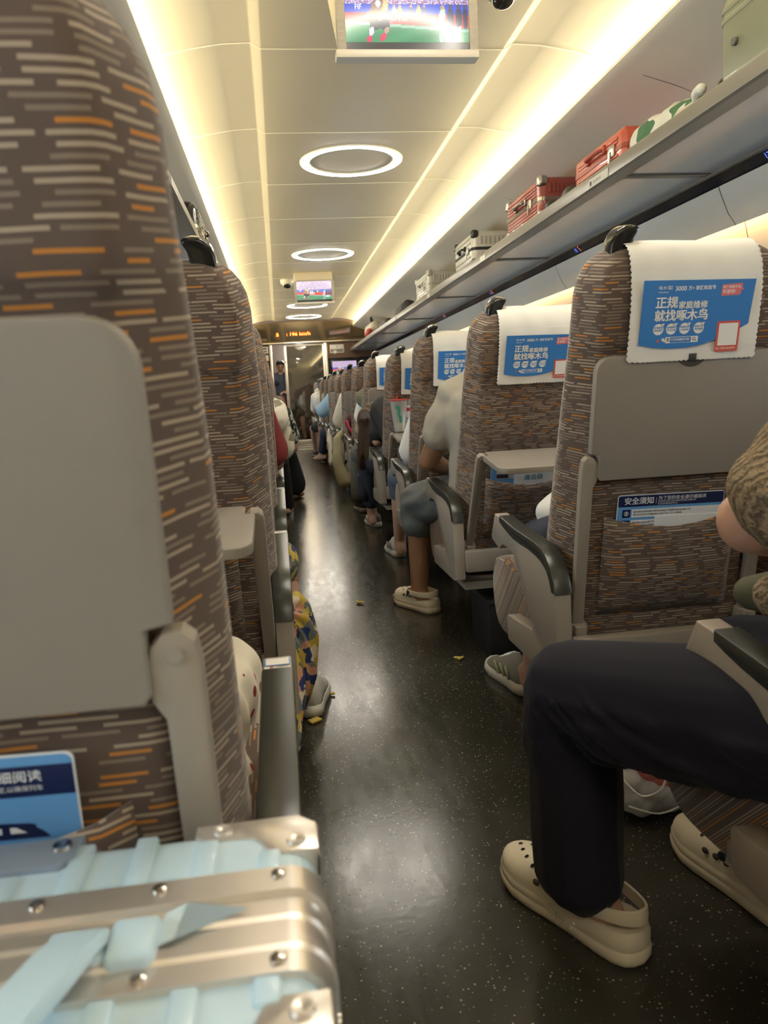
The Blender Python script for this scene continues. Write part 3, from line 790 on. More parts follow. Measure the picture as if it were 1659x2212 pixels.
def pocket_mesh():
    # sagging fabric pocket on the lower back, local back space
    nx, nz = 14, 8; rings, uvs = [], []
    vs, fs, uf = [], [], []
    for j in range(nz+1):
        for i in range(nx+1):
            fx, fz = i/nx, j/nz
            x = -0.150+0.30*fx; sag = 0.026*math.sin(PI*fx)**1.0
            z = 0.022+(0.230-0.0)*fz-sag*fz*0.9
            d = -0.0475-0.004-0.020*math.sin(PI*fx)**0.45*sstep(0, 0.4, fz)-0.003*math.sin(fx*17+fz*9)*fz*(1-fz)*2
            if i in (0, nx) or j == 0: d = -0.0490
            vs.append((x, d, z))
    for j in range(nz):
        for i in range(nx):
            q = (j*(nx+1)+i, j*(nx+1)+i+1, (j+1)*(nx+1)+i+1, (j+1)*(nx+1)+i); fs.append(q)
    me = bpy.data.meshes.new('seat_pocket'); me.from_pydata(vs, [], fs)
    ul = me.uv_layers.new(name='UVMap')
    for p in me.polygons:
        for li in p.loop_indices:
            v = me.vertices[me.loops[li].vertex_index].co; ul.data[li].uv = (v.x+1.37, v.z+2.003)
    bmx = bmesh.new(); bmx.from_mesh(me)
    # fold the hem over to give the cloth thickness
    ext = bmesh.ops.solidify(bmx, geom=bmx.faces[:], thickness=0.003); bmesh.ops.recalc_face_normals(bmx, faces=bmx.faces); bmx.to_mesh(me); bmx.free()
    me.polygons.foreach_set('use_smooth', [True]*len(me.polygons)); me.materials.append(FAB)
    return me
POCKET_ME = pocket_mesh()

def put(name, me, parent, loc=(0, 0, 0), rot=(0, 0, 0), sc=(1, 1, 1)):
    o = bpy.data.objects.new(name, me); COL.objects.link(o); o.parent = parent
    o.location = loc; o.rotation_euler = rot; o.scale = sc
    return o
def back_point(seat_x, lean, x, d, w, s=1):
    """a point of the backrest's own space in the seat unit's frame (s = -1 mirrors across)"""
    c_, s_ = math.cos(lean), math.sin(lean)
    return Vector((seat_x+s*x, BPIV[0]+d*c_-w*s_, BPIV[1]+d*s_+w*c_))
def seat_row(Yf, X0, s, centres, leans, trays, label, full):
    """one seat unit. X0 = outer face of its aisle arm rest, s = +1 for the right side of the aisle"""
    t = empty('train_seat', (X0, Yf, 0))
    n = len(centres)
    a = put('aisle_armrest', ARM_ME, t, (s*0.0185, 0, 0)); put('arm_pad', PAD_ME, a, (0, 0, 0))
    edge = centres[-1]+0.245
    for i, cx in enumerate(centres):
        th = math.radians(leans[i])
        p = put('backrest', BACK_ME, t, (s*cx, BPIV[0], BPIV[1]), (th, 0, 0))
        if full or i == 0:
            put('grab_handle', HANDLE_ME, p, (-s*0.161, 0.0, 0.775), (0, 0, 0), (s, 1, 1)) if i == 0 else put('grab_handle', HANDLE_ME, p, (-s*0.161, 0.0, 0.775), (0, 0, 0), (s, 1, 1))
        put('seat_cushion', CUSH_ME, t, (s*cx, 0, 0))
        up = not trays[i]
        tilt = th if up else th+math.radians(13)
        for sx in (-1, 1):
            fx, fd, fw = sx*0.197, -0.052, -0.008
            q = back_point(s*cx, th, fx, fd, fw)
            st = put('tray_arm', STRUT_ME, t, q, (tilt, 0, 0), (-sx, 1, 1))
            put('arm_bracket', FOOT_ME, t, q, (th, 0, 0))
        if up:
            tr = put('tray_table', TRAY_ME, t, (s*cx, BPIV[0], BPIV[1]), (th, 0, 0)); put('latch', LATCH_ME, tr)
        else:
            q0 = back_point(s*cx, th, 0, -0.052, -0.008)
            h = Vector((0, -0.385*math.sin(tilt), 0.385*math.cos(tilt)))
            piv = q0+h
            # tray swung down towards the row behind, hinged at its lower edge
            ang = math.radians(97)
            tr = put('tray_table', TRAY_ME, t, piv, (ang, 0, 0))
            off = Matrix.Rotation(ang, 3, 'X') @ Vector((0, -0.056, 0.372))
            tr.location = piv-off
        put('seat_pocket', POCKET_ME, p)
        if i < n-1: put('middle_armrest', MID_ME, t, (s*(cx+0.2445), -0.02, -0.01))
    # under-frame: rear beam, front rail and pedestals
    put('under_frame', FRAME_ME[s], t); put('pedestal', PED_ME[s], t); put('pedestal', PED_ME[s], t, (s*(0.72 if s > 0 else 0.48), 0, 0))
    tag(t, label, 'seat', 'seat rows on the right of the aisle' if s > 0 else 'seat rows on the left of the aisle')
    return t
def frame_mesh(s, edge, what):
    b = MB()
    if what == 'f':
        b.box(0.037, edge, -0.475, -0.44, 0.325, 0.400, 0.006); b.box(0.037, edge, -0.06, -0.02, 0.25, 0.29, 0.005); b.box(0.037, edge, -0.44, -0.06, 0.258, 0.285)
    else:
        for x in (0.42 if edge > 1.2 else 0.24,): b.box(x-0.03, x+0.03, -0.40, -0.10, 0.0, 0.26, 0.006); b.box(x-0.06, x+0.06, -0.46, -0.04, 0.0, 0.02, 0.005)
    if s < 0: b.bm.transform(Matrix.Diagonal((-1, 1, 1, 1)))
    o = b.build('under_frame' if what == 'f' else 'pedestal', PLAST if what == 'f' else DARK, sharp=0.5); me = o.data; bpy.data.objects.remove(o); return me
FRAME_ME = {1: frame_mesh(1, 1.50, 'f'), -1: frame_mesh(-1, 1.02, 'f')}
PED_ME = {1: frame_mesh(1, 1.50, 'p'), -1: frame_mesh(-1, 1.02, 'p')}
PITCH = 0.972
ordinal = ['', 'first', 'second', 'third', 'fourth', 'fifth', 'sixth', 'seventh', 'eighth', 'ninth', 'tenth', 'eleventh', 'twelfth', 'thirteenth']
def YR(k): return 1.98+PITCH*(k-1) if k else 0.965
def YL(k): return 0.98+0.985*k if k < 3 else 2.95+PITCH*(k-2)
RC, LC = [0.26, 0.75, 1.24], [0.248, 0.738]
RLEAN = [11, 11, 18, 15, 22, 13, 18, 14, 17, 12, 16, 13, 15, 12]
rdesc = {0: 'right seat row under the person in navy trousers, its grey arm rest in the foreground',
         1: 'nearest right seat row facing us with closed tray and fully visible white cover',
         2: 'right seat row with lowered tray and a blue magazine in its pocket',
         3: 'right seat row just beyond the tanned passenger in light grey tee',
         4: 'brown dashed seat row on the right carrying the plastic cup on its lowered tray'}
RROWS, LROWS = {}, {}
for k in range(0, 14):
    tr = [k in (2, 3, 4), k in (3,), False]
    lab = rdesc.get(k) or 'brown dashed seat row on the right, %s from the camera' % ordinal[k]
    RROWS[k] = (YR(k), seat_row(YR(k), 0.55, 1, RC, [RLEAN[k], RLEAN[k]-2, 12], tr, lab, k < 7))
LLEAN = [9, 15, 12, 15, 12, 16, 13, 12, 15, 12, 14, 12, 13]
ldesc = {0: 'big blurred brown seat row filling the left edge, beside the light blue suitcase',
         1: 'left seat row with black grab handle and lowered tray, just past the blurred one'}
for k in range(0, 13):
    lab = ldesc.get(k) or 'brown dashed seat row on the left, %s from the camera' % ordinal[k+1]
    LROWS[k] = (YL(k), seat_row(YL(k), -0.008 if k == 0 else -0.003, -1, [0.266, 0.756] if k == 0 else LC, [LLEAN[k], 12], [k == 1, False], lab, k < 6))

# ------------------------------------------------------------------ head-rest covers
def cover_mesh():
    path = [(-0.0700, 0.578), (-0.0702, 0.62), (-0.0690, 0.68), (-0.0655, 0.72), (-0.054, 0.762), (-0.032, 0.790), (0.0, 0.7985), (0.03, 0.792), (0.058, 0.765), (0.076, 0.72), (0.086, 0.64), (0.090, 0.58)]
    dense = crom([(a, c, 0) for a, c in path], 14)
    nx = 52; vs, fs = [], []
    L = 0.0; prev = dense[0]; rows = []
    for i, p in enumerate(dense):
        L += (p-prev).length; prev = p
        e = 0.0032*abs(math.sin(PI*L/0.0105))
        for k in range(nx+1):
            f = k/nx; x = -0.1345-e+(0.262+2*e)*f
            w = p.y; d = p.x
            fall = max(0, 1-L/0.012)
            w -= 0.0032*abs(math.sin(PI*f*0.262/0.0105))*fall
            d -= 0.0016*math.sin(f*9+1+w*8)*(1 if w > 0.6 else 0.4)+0.0012*math.sin(f*23+w*31)
            vs.append((x, d, w+0.0015*math.sin(f*7)*(1 if w > 0.75 else 0)))
    n = len(dense)
    for i in range(n-1):
        for k in range(nx): fs.append((i*(nx+1)+k, i*(nx+1)+k+1, (i+1)*(nx+1)+k+1, (i+1)*(nx+1)+k))
    me = bpy.data.meshes.new('headrest_cover'); me.from_pydata(vs, [], fs)
    bmx = bmesh.new(); bmx.from_mesh(me); bmesh.ops.solidify(bmx, geom=bmx.faces[:], thickness=0.0012); bmesh.ops.recalc_face_normals(bmx, faces=bmx.faces); bmx.to_mesh(me); bmx.free()
    me.polygons.foreach_set('use_smooth', [True]*len(me.polygons))
    me.materials.append(mat('white_cover_cloth', (0.80, 0.78, 0.73), 0.9, bump=0.25, bscale=900, spec=0.2, sheen=0.2))
    return me
COVER_ME = cover_mesh()
def cover_print_mesh():
    k = 0.000177; ox = -0.1345-45*k; oy = 0.577+1172*k
    pr = PRINT((ox, -0.0738, oy), (1, 0, 0), (0, 0, 1), 0.0003)
    q = lambda x, y: (x*k, -y*k)
    B, Wt, R_, P_ = 'print_blue', 'white_print', 'print_red', 'print_pink'
    mat(B, (0.035, 0.20, 0.56), 0.7); mat(R_, (0.66, 0.10, 0.07), 0.7); mat(P_, (0.72, 0.18, 0.20), 0.7); mat('print_navy', (0.02, 0.03, 0.13), 0.7)
    pts = [(150, 310), (145, 640), (138, 985)]+[(p.x, p.y) for p in crom([(138, 985, 0), (340, 1022, 0), (600, 1036, 0), (850, 1012, 0), (1040, 955, 0), (1240, 880, 0), (1400, 800, 0)], 5)][1:]+[(1432, 330)]
    pr.poly(B, [q(*p) for p in pts[::-1]])
    def T(s_, x, y, size, bold=0.02, m=Wt, al='LEFT', kk=2, sx=1.0): pr.text(m, s_, x*k, -y*k, size*k, bold, al, kk, sx)
    T('3000', 508, 405, 66, 0.02); T('万+ 家庭的选择', 655, 405, 46, 0.02)
    T('啄木鸟', 320, 395, 46, 0.0); T('家庭', 438, 382, 20, 0.0); T('维修', 438, 404, 20, 0.0); T('www.zmn.cn', 320, 436, 22, 0.02)
    [(T('正规', 298+q, 553+r, 128, 0.006, kk=lv), T('家庭维修', 562+q*0.6, 582+r*0.6, 84, 0.005, kk=lv), T('就找啄木鸟', 296+q, 690+r, 124, 0.006, kk=lv)) for q, r, lv in ((-2.5, -1.5, 2.0), (2.5, -1.5, 2.5), (-2.5, 1.5, 3.0), (2.5, 1.5, 3.5))]
    for x, a, c in ((355, '家电维修', '家电清洗'), (503, '墙面翻新', '防水补漏'), (657, '管道疏通', '水电维修'), (820, '家具门窗', '手机电脑')):
        pr.disc(Wt, x*k, -825*k, 60*k, 2, 20); pr.poly(Wt, [q(x+10, 770), q(x+52, 800), q(x+68, 764)], 2)
        T(a, x, 808, 25, 0.012, 'print_blue', 'CENTER', 3); T(c, x, 838, 25, 0.012, 'print_blue', 'CENTER', 3)
    pr.rect(Wt, 445*k, 825*k, -975*k, -910*k, 2, 8*k); pr.rect(B, 500*k, 742*k, -970*k, -915*k, 3, 3*k)
    pr.text('print_navy', '支', 452*k, -942*k, 44*k, 0.02, 'LEFT', 3); pr.disc(Wt, 418*k, -937*k, 17*k, 2); pr.disc(Wt, 435*k, -950*k, 12*k, 2); pr.disc(R_, 360*k, -950*k, 16*k, 2)
    T('啄木鸟家庭维修', 512, 942, 30, 0.02, Wt, 'LEFT', 4)
    pr.disc('print_navy', 778*k, -938*k, 18*k, 3); pr.disc(Wt, 778*k, -938*k, 12*k, 4); pr.poly('print_navy', [q(788, 952), q(800, 966), q(804, 962), q(792, 948)], 3)
    pr.poly(P_, [q(*p) for p in [(1045, 380), (1275, 368), (1280, 410), (1300, 435), (1272, 440), (1262, 490), (1042, 497)][::-1]], 2)
    T('除了感情不修,', 1055, 408, 34, 0.012, kk=3); T('啥都修!', 1055, 456, 46, 0.014, kk=3)
    pr.rect(R_, 1033*k, 1307*k, -1092*k, -765*k, 2, 18*k); pr.rect(Wt, 1060*k, 1283*k, -1028*k, -788*k, 3, 4*k)
    T('新人专享180元券包', 1046, 1060, 27, 0.01, kk=3)
    o = pr.build('printed_advert', None); me = o.data; bpy.data.objects.remove(o); return me
COVERPRINT_ME = cover_print_mesh()
def headrest_cover(k, s, i, label):
    Yf, root = (RROWS if s > 0 else LROWS)[k]
    X0 = 0.55 if s > 0 else -0.003
    cx = (RC if s > 0 else LC)[i]; th = [o for o in root.children if o.name.startswith('backrest')][i].rotation_euler.x
    c = bpy.data.objects.new('headrest_cover', COVER_ME); COL.objects.link(c)
    c.location = (X0+s*cx, Yf+BPIV[0], BPIV[1]); c.rotation_euler = (th, 0, 0)
    put('printed_advert', COVERPRINT_ME, c)
    return tag(c, label, 'headrest cover', 'white printed headrest covers')
headrest_cover(1, 1, 0, 'white scalloped headrest cover with blue advert, nearest and fully visible')
headrest_cover(2, 1, 0, 'white headrest cover with blue advert on the seat with the lowered tray')
headrest_cover(3, 1, 0, 'white headrest cover with blue advert, third from the camera, above the grey shirt')
headrest_cover(4, 1, 0, 'white headrest cover seen as a strip just above the bottle')
headrest_cover(5, 1, 0, 'white headrest cover strip on the seat beyond the cup')

# ------------------------------------------------------------------ people: one continuous skin each, clothes as children
ICO = None
def ico():
    global ICO
    if ICO is None:
        q = bmesh.new(); bmesh.ops.create_icosphere(q, subdivisions=2, radius=1.0); ICO = [v.co.copy() for v in q.verts]; q.free()
    return ICO
def blob_mesh(name, caps, voxel=0.012, smooth=4, fold=None):
    """one closed surface around a set of tapered capsules (p, q, rp, rq[, squash vector])"""
    b = bmesh.new()
    for c in caps:
        p, q, rp, rq = Vector(c[0]), Vector(c[1]), c[2], c[3]
        sq = c[4] if len(c) > 4 else (1, 1, 1)
        vs = [b.verts.new(p+Vector((v.x*sq[0], v.y*sq[1], v.z*sq[2]))*rp) for v in ico()]
        if (p-q).length > 1e-5: vs += [b.verts.new(q+Vector((v.x*sq[0], v.y*sq[1], v.z*sq[2]))*rq) for v in ico()]
        r = bmesh.ops.convex_hull(b, input=vs)
        dead = [v for v in vs if v.is_valid and not v.link_faces]
        bmesh.ops.delete(b, geom=dead, context='VERTS')
    me = bpy.data.meshes.new('tmp'); b.to_mesh(me); b.free()
    o = bpy.data.objects.new('tmp', me); COL.objects.link(o)
    m = o.modifiers.new('r', 'REMESH'); m.mode = 'VOXEL'; m.voxel_size = voxel; m.use_smooth_shade = True
    if smooth:
        s_ = o.modifiers.new('s', 'SMOOTH'); s_.factor = 0.5; s_.iterations = smooth
    dg = bpy.context.evaluated_depsgraph_get(); dg.update()
    out = bpy.data.meshes.new_from_object(o.evaluated_get(dg)); out.name = name
    bpy.data.objects.remove(o); bpy.data.meshes.remove(me)
    if fold:
        out.update()
        nv = [v.normal.copy() for v in out.vertices]
        for v, n in zip(out.vertices, nv): v.co += n*fold(v.co, n)
    out.polygons.foreach_set('use_smooth', [True]*len(out.polygons))
    return out
def lerp(a, b, t): return Vector(a)*(1-t)+Vector(b)*t
SKIN = mat('skin_fair', (0.56, 0.33, 0.235), 0.5, var=0.06, vscale=20)
SKIN2 = mat('skin_tan', (0.30, 0.155, 0.085), 0.48, var=0.06, vscale=20)
HAIR = mat('black_hair', (0.014, 0.011, 0.010), 0.42, bump=0.6, bscale=160)
def hand_caps(w, d, up, side, curl=0.6, k=1.0):
    """palm, four fingers of unequal length bent at the knuckles, and a thumb from the side of the palm"""
    d = Vector(d).normalized(); up = (Vector(up)-d*Vector(up).dot(d)).normalized(); s = d.cross(up)*side
    w = Vector(w); caps = []
    k0 = w+d*0.085*k
    for i, (o, L) in enumerate(((-0.030, 0.070), (-0.010, 0.080), (0.010, 0.074), (0.029, 0.058))):
        base = k0+s*o*k
        caps.append((w+s*o*0.5*k, base, 0.013*k, 0.0115*k))
        a = base; ang = 0.25*curl; r = 0.0092*k
        for q in (0.45, 0.32, 0.23):
            nd = d*math.cos(ang)-up*math.sin(ang); n = a+nd*L*q*k
            caps.append((a, n, r, r*0.93)); a = n; r *= 0.93; ang += 0.75*curl
    t0 = w+d*0.028*k-s*0.026*k; t1 = t0+(d*0.6-s*0.65-up*0.35)*0.038*k; t2 = t1+(d*0.85-s*0.15-up*0.4)*0.034*k
    caps += [(w, t0, 0.014*k, 0.0125*k), (t0, t1, 0.0125*k, 0.011*k), (t1, t2, 0.0108*k, 0.0088*k)]
    return caps
def body_joints(X, Yf, **kw):
    """a seated figure facing +y in the seat whose middle is X and whose arm-rest tip is at Yf"""
    J = dict(pelvis=(X, Yf-0.20, 0.545), belly=(X, Yf-0.235, 0.68), chest=(X, Yf-0.27, 0.86), neck=(X, Yf-0.27, 1.0), head=(X, Yf-0.235, 1.085),
             shL=(X-0.145, Yf-0.27, 0.93), shR=(X+0.145, Yf-0.27, 0.93), elL=(X-0.145, Yf-0.13, 0.69), elR=(X+0.145, Yf-0.13, 0.69),
             wrL=(X-0.09, Yf+0.06, 0.63), wrR=(X+0.09, Yf+0.06, 0.63),
             hipL=(X-0.09, Yf-0.18, 0.54), hipR=(X+0.09, Yf-0.18, 0.54), knL=(X-0.10, Yf+0.235, 0.50), knR=(X+0.10, Yf+0.235, 0.50),
             anL=(X-0.10, Yf+0.20, 0.09), anR=(X+0.10, Yf+0.20, 0.09), look=(0, 1, -0.1))
    J.update(kw)
    J = {k: Vector(v) for k, v in J.items()}
    return J
def body_caps(J, fat=1.0, girl=False):
    f = fat; c = []
    sw = (J['shR']-J['shL']).normalized()
    c += [(J['hipL'], J['hipR'], 0.098*f, 0.098*f), (J['pelvis'], J['belly'], 0.125*f, 0.118*f), (J['belly'], J['chest'], 0.118*f, 0.12*f),
          (J['belly']-sw*0.05, J['chest']-sw*0.07, 0.09*f, 0.10*f), (J['belly']+sw*0.05, J['chest']+sw*0.07, 0.09*f, 0.10*f),
          (J['chest'], J['neck'], 0.10*f, 0.052), (J['shL'], J['chest'], 0.056*f, 0.085*f), (J['shR'], J['chest'], 0.056*f, 0.085*f),
          (J['shL'], J['neck'], 0.05*f, 0.045), (J['shR'], J['neck'], 0.05*f, 0.045), (J['neck'], J['head'], 0.052, 0.056)]
    for s in 'LR':
        c += [(J['sh'+s], J['el'+s], 0.052*f, 0.040*f), (J['el'+s], lerp(J['el'+s], J['wr'+s], 0.35), 0.040*f, 0.041*f), (lerp(J['el'+s], J['wr'+s], 0.35), J['wr'+s], 0.041*f, 0.026)]
        c += [(J['hip'+s], J['kn'+s], 0.092*f, 0.060*f), (J['kn'+s], lerp(J['kn'+s], J['an'+s], 0.3), 0.056*f, 0.057*f), (lerp(J['kn'+s], J['an'+s], 0.3), J['an'+s], 0.057*f, 0.036)]
        fd = J.get('ft'+s); fd = fd if fd is not None else Vector((0, 1, 0))
        fd = Vector(fd).normalized()
        hl = J['an'+s]-fd*0.035+Vector((0, 0, -0.045)); bl = J['an'+s]+fd*0.13+Vector((0, 0, -0.058)); to = J['an'+s]+fd*0.185+Vector((0, 0, -0.062))
        c += [(J['an'+s], hl, 0.036, 0.032), (J['an'+s], bl, 0.036, 0.026), (hl, bl, 0.03, 0.03), (bl, to, 0.03, 0.02)]
        d = (J['wr'+s]-J['el'+s]).normalized()
        c += hand_caps(J['wr'+s], d, (0, 0, 1) if abs(d.z) < 0.9 else (0, 1, 0), 1 if s == 'L' else -1)
    # head: skull, jaw, nose, brow, lips, ears
    h = J['head']; lk = J['look'].normalized(); rt = lk.cross(Vector((0, 0, 1))).normalized(); up = rt.cross(lk)
    c += [(h+up*0.025-lk*0.015, h+up*0.03+lk*0.012, 0.083, 0.078), (h-up*0.01+lk*0.02, h-up*0.06+lk*0.045, 0.066, 0.036), (h+up*0.012+lk*0.088, h-up*0.018+lk*0.104, 0.008, 0.012),
          (h-up*0.047+lk*0.083-rt*0.014, h-up*0.047+lk*0.083+rt*0.014, 0.0085, 0.0085), (h+up*0.022+lk*0.080-rt*0.03, h+up*0.022+lk*0.080+rt*0.03, 0.011, 0.011)]
    for q in (-1, 1): c.append((h+rt*q*0.078-up*0.02-lk*0.005, h+rt*q*0.083+up*0.015-lk*0.015, 0.008, 0.012, (0.6, 1, 1)))
    return c
def hair_caps(J, long=0.0):
    h = J['head']; lk = J['look'].normalized(); rt = lk.cross(Vector((0, 0, 1))).normalized(); up = rt.cross(lk)
    c = [(h+up*0.04-lk*0.025, h+up*0.045+lk*0.012, 0.088, 0.080), (h-lk*0.045-up*0.02, h-lk*0.03+up*0.03, 0.068, 0.082)]
    if long: c += [(h-lk*0.05, h-lk*0.07-up*long, 0.08, 0.06)]+[(h+rt*q*0.06-lk*0.03, h+rt*q*0.07-lk*0.045-up*long*0.9, 0.04, 0.035) for q in (-1, 1)]
    return c
def grow(J, parts, inf):
    """clothing shells; parts: list of (kind, side, t0, t1, r0, r1)"""
    return parts
def shirt_caps(J, inf=0.016, sl=0.6, fat=1.0, loose=0.0, hem=0.0):
    f = fat; sw = (J['shR']-J['shL']).normalized(); c = []
    c += [(J['pelvis']+Vector((0, 0, -hem)), J['belly'], 0.128*f+inf+loose, 0.12*f+inf+loose*0.6), (J['belly'], J['chest'], 0.12*f+inf+loose*0.6, 0.12*f+inf),
          (J['belly']-sw*0.05, J['chest']-sw*0.07, 0.092*f+inf, 0.10*f+inf), (J['belly']+sw*0.05, J['chest']+sw*0.07, 0.092*f+inf, 0.10*f+inf),
          (J['hipL'], J['hipR'], 0.10*f+inf, 0.10*f+inf), (J['chest'], lerp(J['chest'], J['neck'], 0.65), 0.10*f+inf, 0.055+inf)]
    for s in 'LR':
        e = lerp(J['sh'+s], J['el'+s], min(sl, 1.0))
        c += [(J['sh'+s], J['chest'], 0.058*f+inf, 0.085*f+inf), (J['sh'+s], lerp(J['sh'+s], J['neck'], 0.6), 0.052*f+inf, 0.05+inf*0.6),
              (J['sh'+s], e, 0.054*f+inf, 0.05*f+inf*1.5)]
        if sl > 1.0: c.append((J['el'+s], lerp(J['el'+s], J['wr'+s], sl-1), 0.046*f+inf, 0.034+inf))
    return c
def leg_caps(J, inf=0.016, t=2.0, fat=1.0, flare=0.0, sides='LR'):
    """t: 1 = to the knee, 2 = to the ankle"""
    c = [(J['hipL'], J['hipR'], 0.10*fat+inf, 0.10*fat+inf), (J['pelvis'], J['pelvis']+Vector((0, 0, 0.06)), 0.125*fat+inf, 0.12*fat+inf)]
    for s in sides:
        c.append((J['hip'+s], lerp(J['hip'+s], J['kn'+s], min(t, 1.0)), 0.094*fat+inf, 0.064*fat+inf))
        if t > 1: c.append((J['kn'+s], lerp(J['kn'+s], J['an'+s], t-1), 0.062*fat+inf, 0.05*fat+inf+flare))
    return c
def trainer(parent, an, fd, body, sole, size=0.27, accent=None, name='trainer'):
    """a lace-up trainer under the ankle point, pointing along fd"""
    fd = Vector((fd[0], fd[1], 0)).normalized(); sd = Vector((fd.y, -fd.x, 0)); o = Vector((an[0], an[1], 0))-fd*0.075
    W = [(0, 0.012), (0.04, 0.030), (0.15, 0.036), (0.35, 0.036), (0.55, 0.044), (0.72, 0.049), (0.86, 0.044), (0.95, 0.030), (1.0, 0.010)]
    Ht = [(0, 0.085), (0.08, 0.10), (0.25, 0.112), (0.38, 0.108), (0.52, 0.092), (0.68, 0.070), (0.82, 0.058), (0.94, 0.045), (1.0, 0.034)]
    def ip(T, t):
        for (a, x), (c, y) in zip(T, T[1:]):
            if t <= c: return x+(y-x)*(t-a)/(c-a)
        return T[-1][1]
    b = MB(); N = 16; rings = []
    for i in range(N+1):
        t = i/N; w = ip(W, t); h = ip(Ht, t); p = o+fd*(t*size)
        z0 = 0.022
        rings.append([p+sd*(w*math.cos(a)*(1 if math.sin(a) < 0.4 else 1))+Vector((0, 0, z0+(h-z0)*max(0, math.sin(a))**0.8 if math.sin(a) > 0 else z0)) for a in [2*PI*k/18 for k in range(18)]])
    b.loft(rings)
    sh = b.build(name, body, parent)
    b = MB(); rings = []
    lev = [(0.0, 0.94, 0), (0.004, 1.04, 0), (0.016, 1.10, 0), (0.024, 1.06, 0.002), (0.030, 1.02, 0.004)]
    n = 20
    outl = [(t/n, ip(W, t/n)) for t in range(n+1)]+[(t/n, -ip(W, t/n)) for t in range(n, -1, -1)]
    for z, k, dz in lev:
        rings.append([o+fd*((t-0.5)*k+0.5)*size+sd*w*k+Vector((0, 0, z+0.010*sstep(0.85, 1.0, t)+(0.008*(1-t) if z > 0.01 else 0))) for t, w in outl])
    b.loft(rings); b.build('sole', sole, sh, sharp=0.9)
    b = MB()
    for k in range(4):
        t = 0.40+0.075*k; p = o+fd*(t*size)+Vector((0, 0, ip(Ht, t)+0.001))
        b.tube([p-sd*0.022-Vector((0, 0, 0.008)), p, p+sd*0.022-Vector((0, 0, 0.008))], 0.0032, 6)
    b.build('laces', WHITE, sh)
    if accent:
        for q in (-1, 1):
            b = MB()
            for k in range(3):
                t0 = 0.30+0.12*k; P = [o+fd*((t0+d)*size)+sd*q*(ip(W, t0+d)*1.03+0.0012)+Vector((0, 0, z)) for d, z in ((-0.06, 0.036), (-0.01, 0.052), (0.03, 0.072))]
                b.tube(P, 0.0042, 6)
            b.build('side_stripes', accent, sh)
    return sh
def clog(parent, heel, toe, material, size=None):
    """foam clog: thick ridged sole, holed vamp, heel strap with dark rivets"""
    heel, toe = Vector((heel[0], heel[1], 0)), Vector((toe[0], toe[1], 0)); fd = (toe-heel); Ls = size or fd.length; fd.normalize(); sd = Vector((fd.y, -fd.x, 0))
    W = [(0, 0.0), (0.012, 0.018), (0.04, 0.031), (0.10, 0.0405), (0.2, 0.0435), (0.38, 0.0435), (0.52, 0.047), (0.68, 0.0525), (0.80, 0.0525), (0.89, 0.0455), (0.95, 0.034), (0.985, 0.019), (1.0, 0.0)]
    def w_(t):
        for (a, x), (c, y) in zip(W, W[1:]):
            if t <= c: u = (t-a)/(c-a); return x+(y-x)*u
        return 0.0
    N = 40; tt = [0.5-0.5*math.cos(PI*i/N) for i in range(N+1)]
    outl = [(t, w_(t)) for t in tt]+[(t, -w_(t)) for t in tt[-2:0:-1]]
    P = lambda t, w, z: heel+fd*(t*Ls)+sd*w+Vector((0, 0, z))
    rise = lambda t: 0.016*sstep(0.45, 0.0, t)+0.004
    toeup = lambda t: 0.012*sstep(0.78, 1.0, t)
    b = MB(); rings = []
    for z, k, hz in ((0.0, 0.90, 0), (0.003, 0.99, 0), (0.010, 1.045, 0), (0.017, 1.055, 0), (0.0205, 1.02, 0.3), (0.0215, 1.0, 0.35), (0.024, 1.02, 0.4), (0.031, 1.02, 0.9), (0.0335, 0.985, 1), (0.036, 0.98, 1), (0.041, 0.95, 1), (0.0405, 0.88, 1)):
        rings.append([P((t-0.5)*(1+(k-1)*0.36)+0.5, w*k, z+hz*rise(t)+toeup(t)*(1-0.2*hz)) for t, w in outl])
    b.loft(rings)
    # vamp: arched upper open towards the heel
    st = [0.36, 0.375, 0.42, 0.48, 0.56, 0.64, 0.72, 0.79, 0.85, 0.90, 0.94, 0.97, 0.985]
    H = lambda t: 0.054*math.sqrt(max(0.0, 1-((t-0.34)/0.66)**2))**1.15+0.004
    zb = lambda t: 0.034+rise(t)+toeup(t)*0.8
    M_ = 18; outer, inner = [], []
    for t in st:
        w = w_(t)*0.985; lean = 0.03*(1-t)
        outer.append([P(t-0.035*math.sin(PI*k/M_)*sstep(0.5, 0.36, t), w*math.cos(PI*k/M_), zb(t)-0.006+(H(t)+0.006)*abs(math.sin(PI*k/M_))**0.72) for k in range(M_+1)])
        inner.append([P(t-0.035*math.sin(PI*k/M_)*sstep(0.5, 0.36, t), (w-0.006)*math.cos(PI*k/M_), zb(t)-0.006+max(0, H(t))*abs(math.sin(PI*k/M_))**0.72) for k in range(M_+1)])
    b.loft(outer, caps=False, closed=False); b.loft(inner, caps=False, closed=False)
    b.loft([outer[0], inner[0]], caps=False, closed=False)
    # low collar around the heel
    hc = [t for t in tt if t <= 0.40]
    path = [(t, w_(t)) for t in hc[::-1]]+[(t, -w_(t)) for t in hc[1:]]
    col = lambda t: 0.002+0.026*sstep(0.22, 0.40, t)
    prof = [(0.0, 0.97), (1.0, 0.955), (1.0, 0.87), (0.0, 0.86)]
    b.loft([[P((t-0.2)*(1+(k-1)*0.5)+0.2, w*k, zb(t)-0.008+z*(col(t)+0.008)) for z, k in prof] for t, w in path])
    sh = b.build('clog', material, parent, sharp=0.8)
    b = MB()
    pts = [(0.465, 1.0)]+[(0.43-0.45*math.sin(a)*0.95, math.cos(a)) for a in [PI*k/16 for k in range(17)]]+[(0.465, -1.0)]
    rg = []
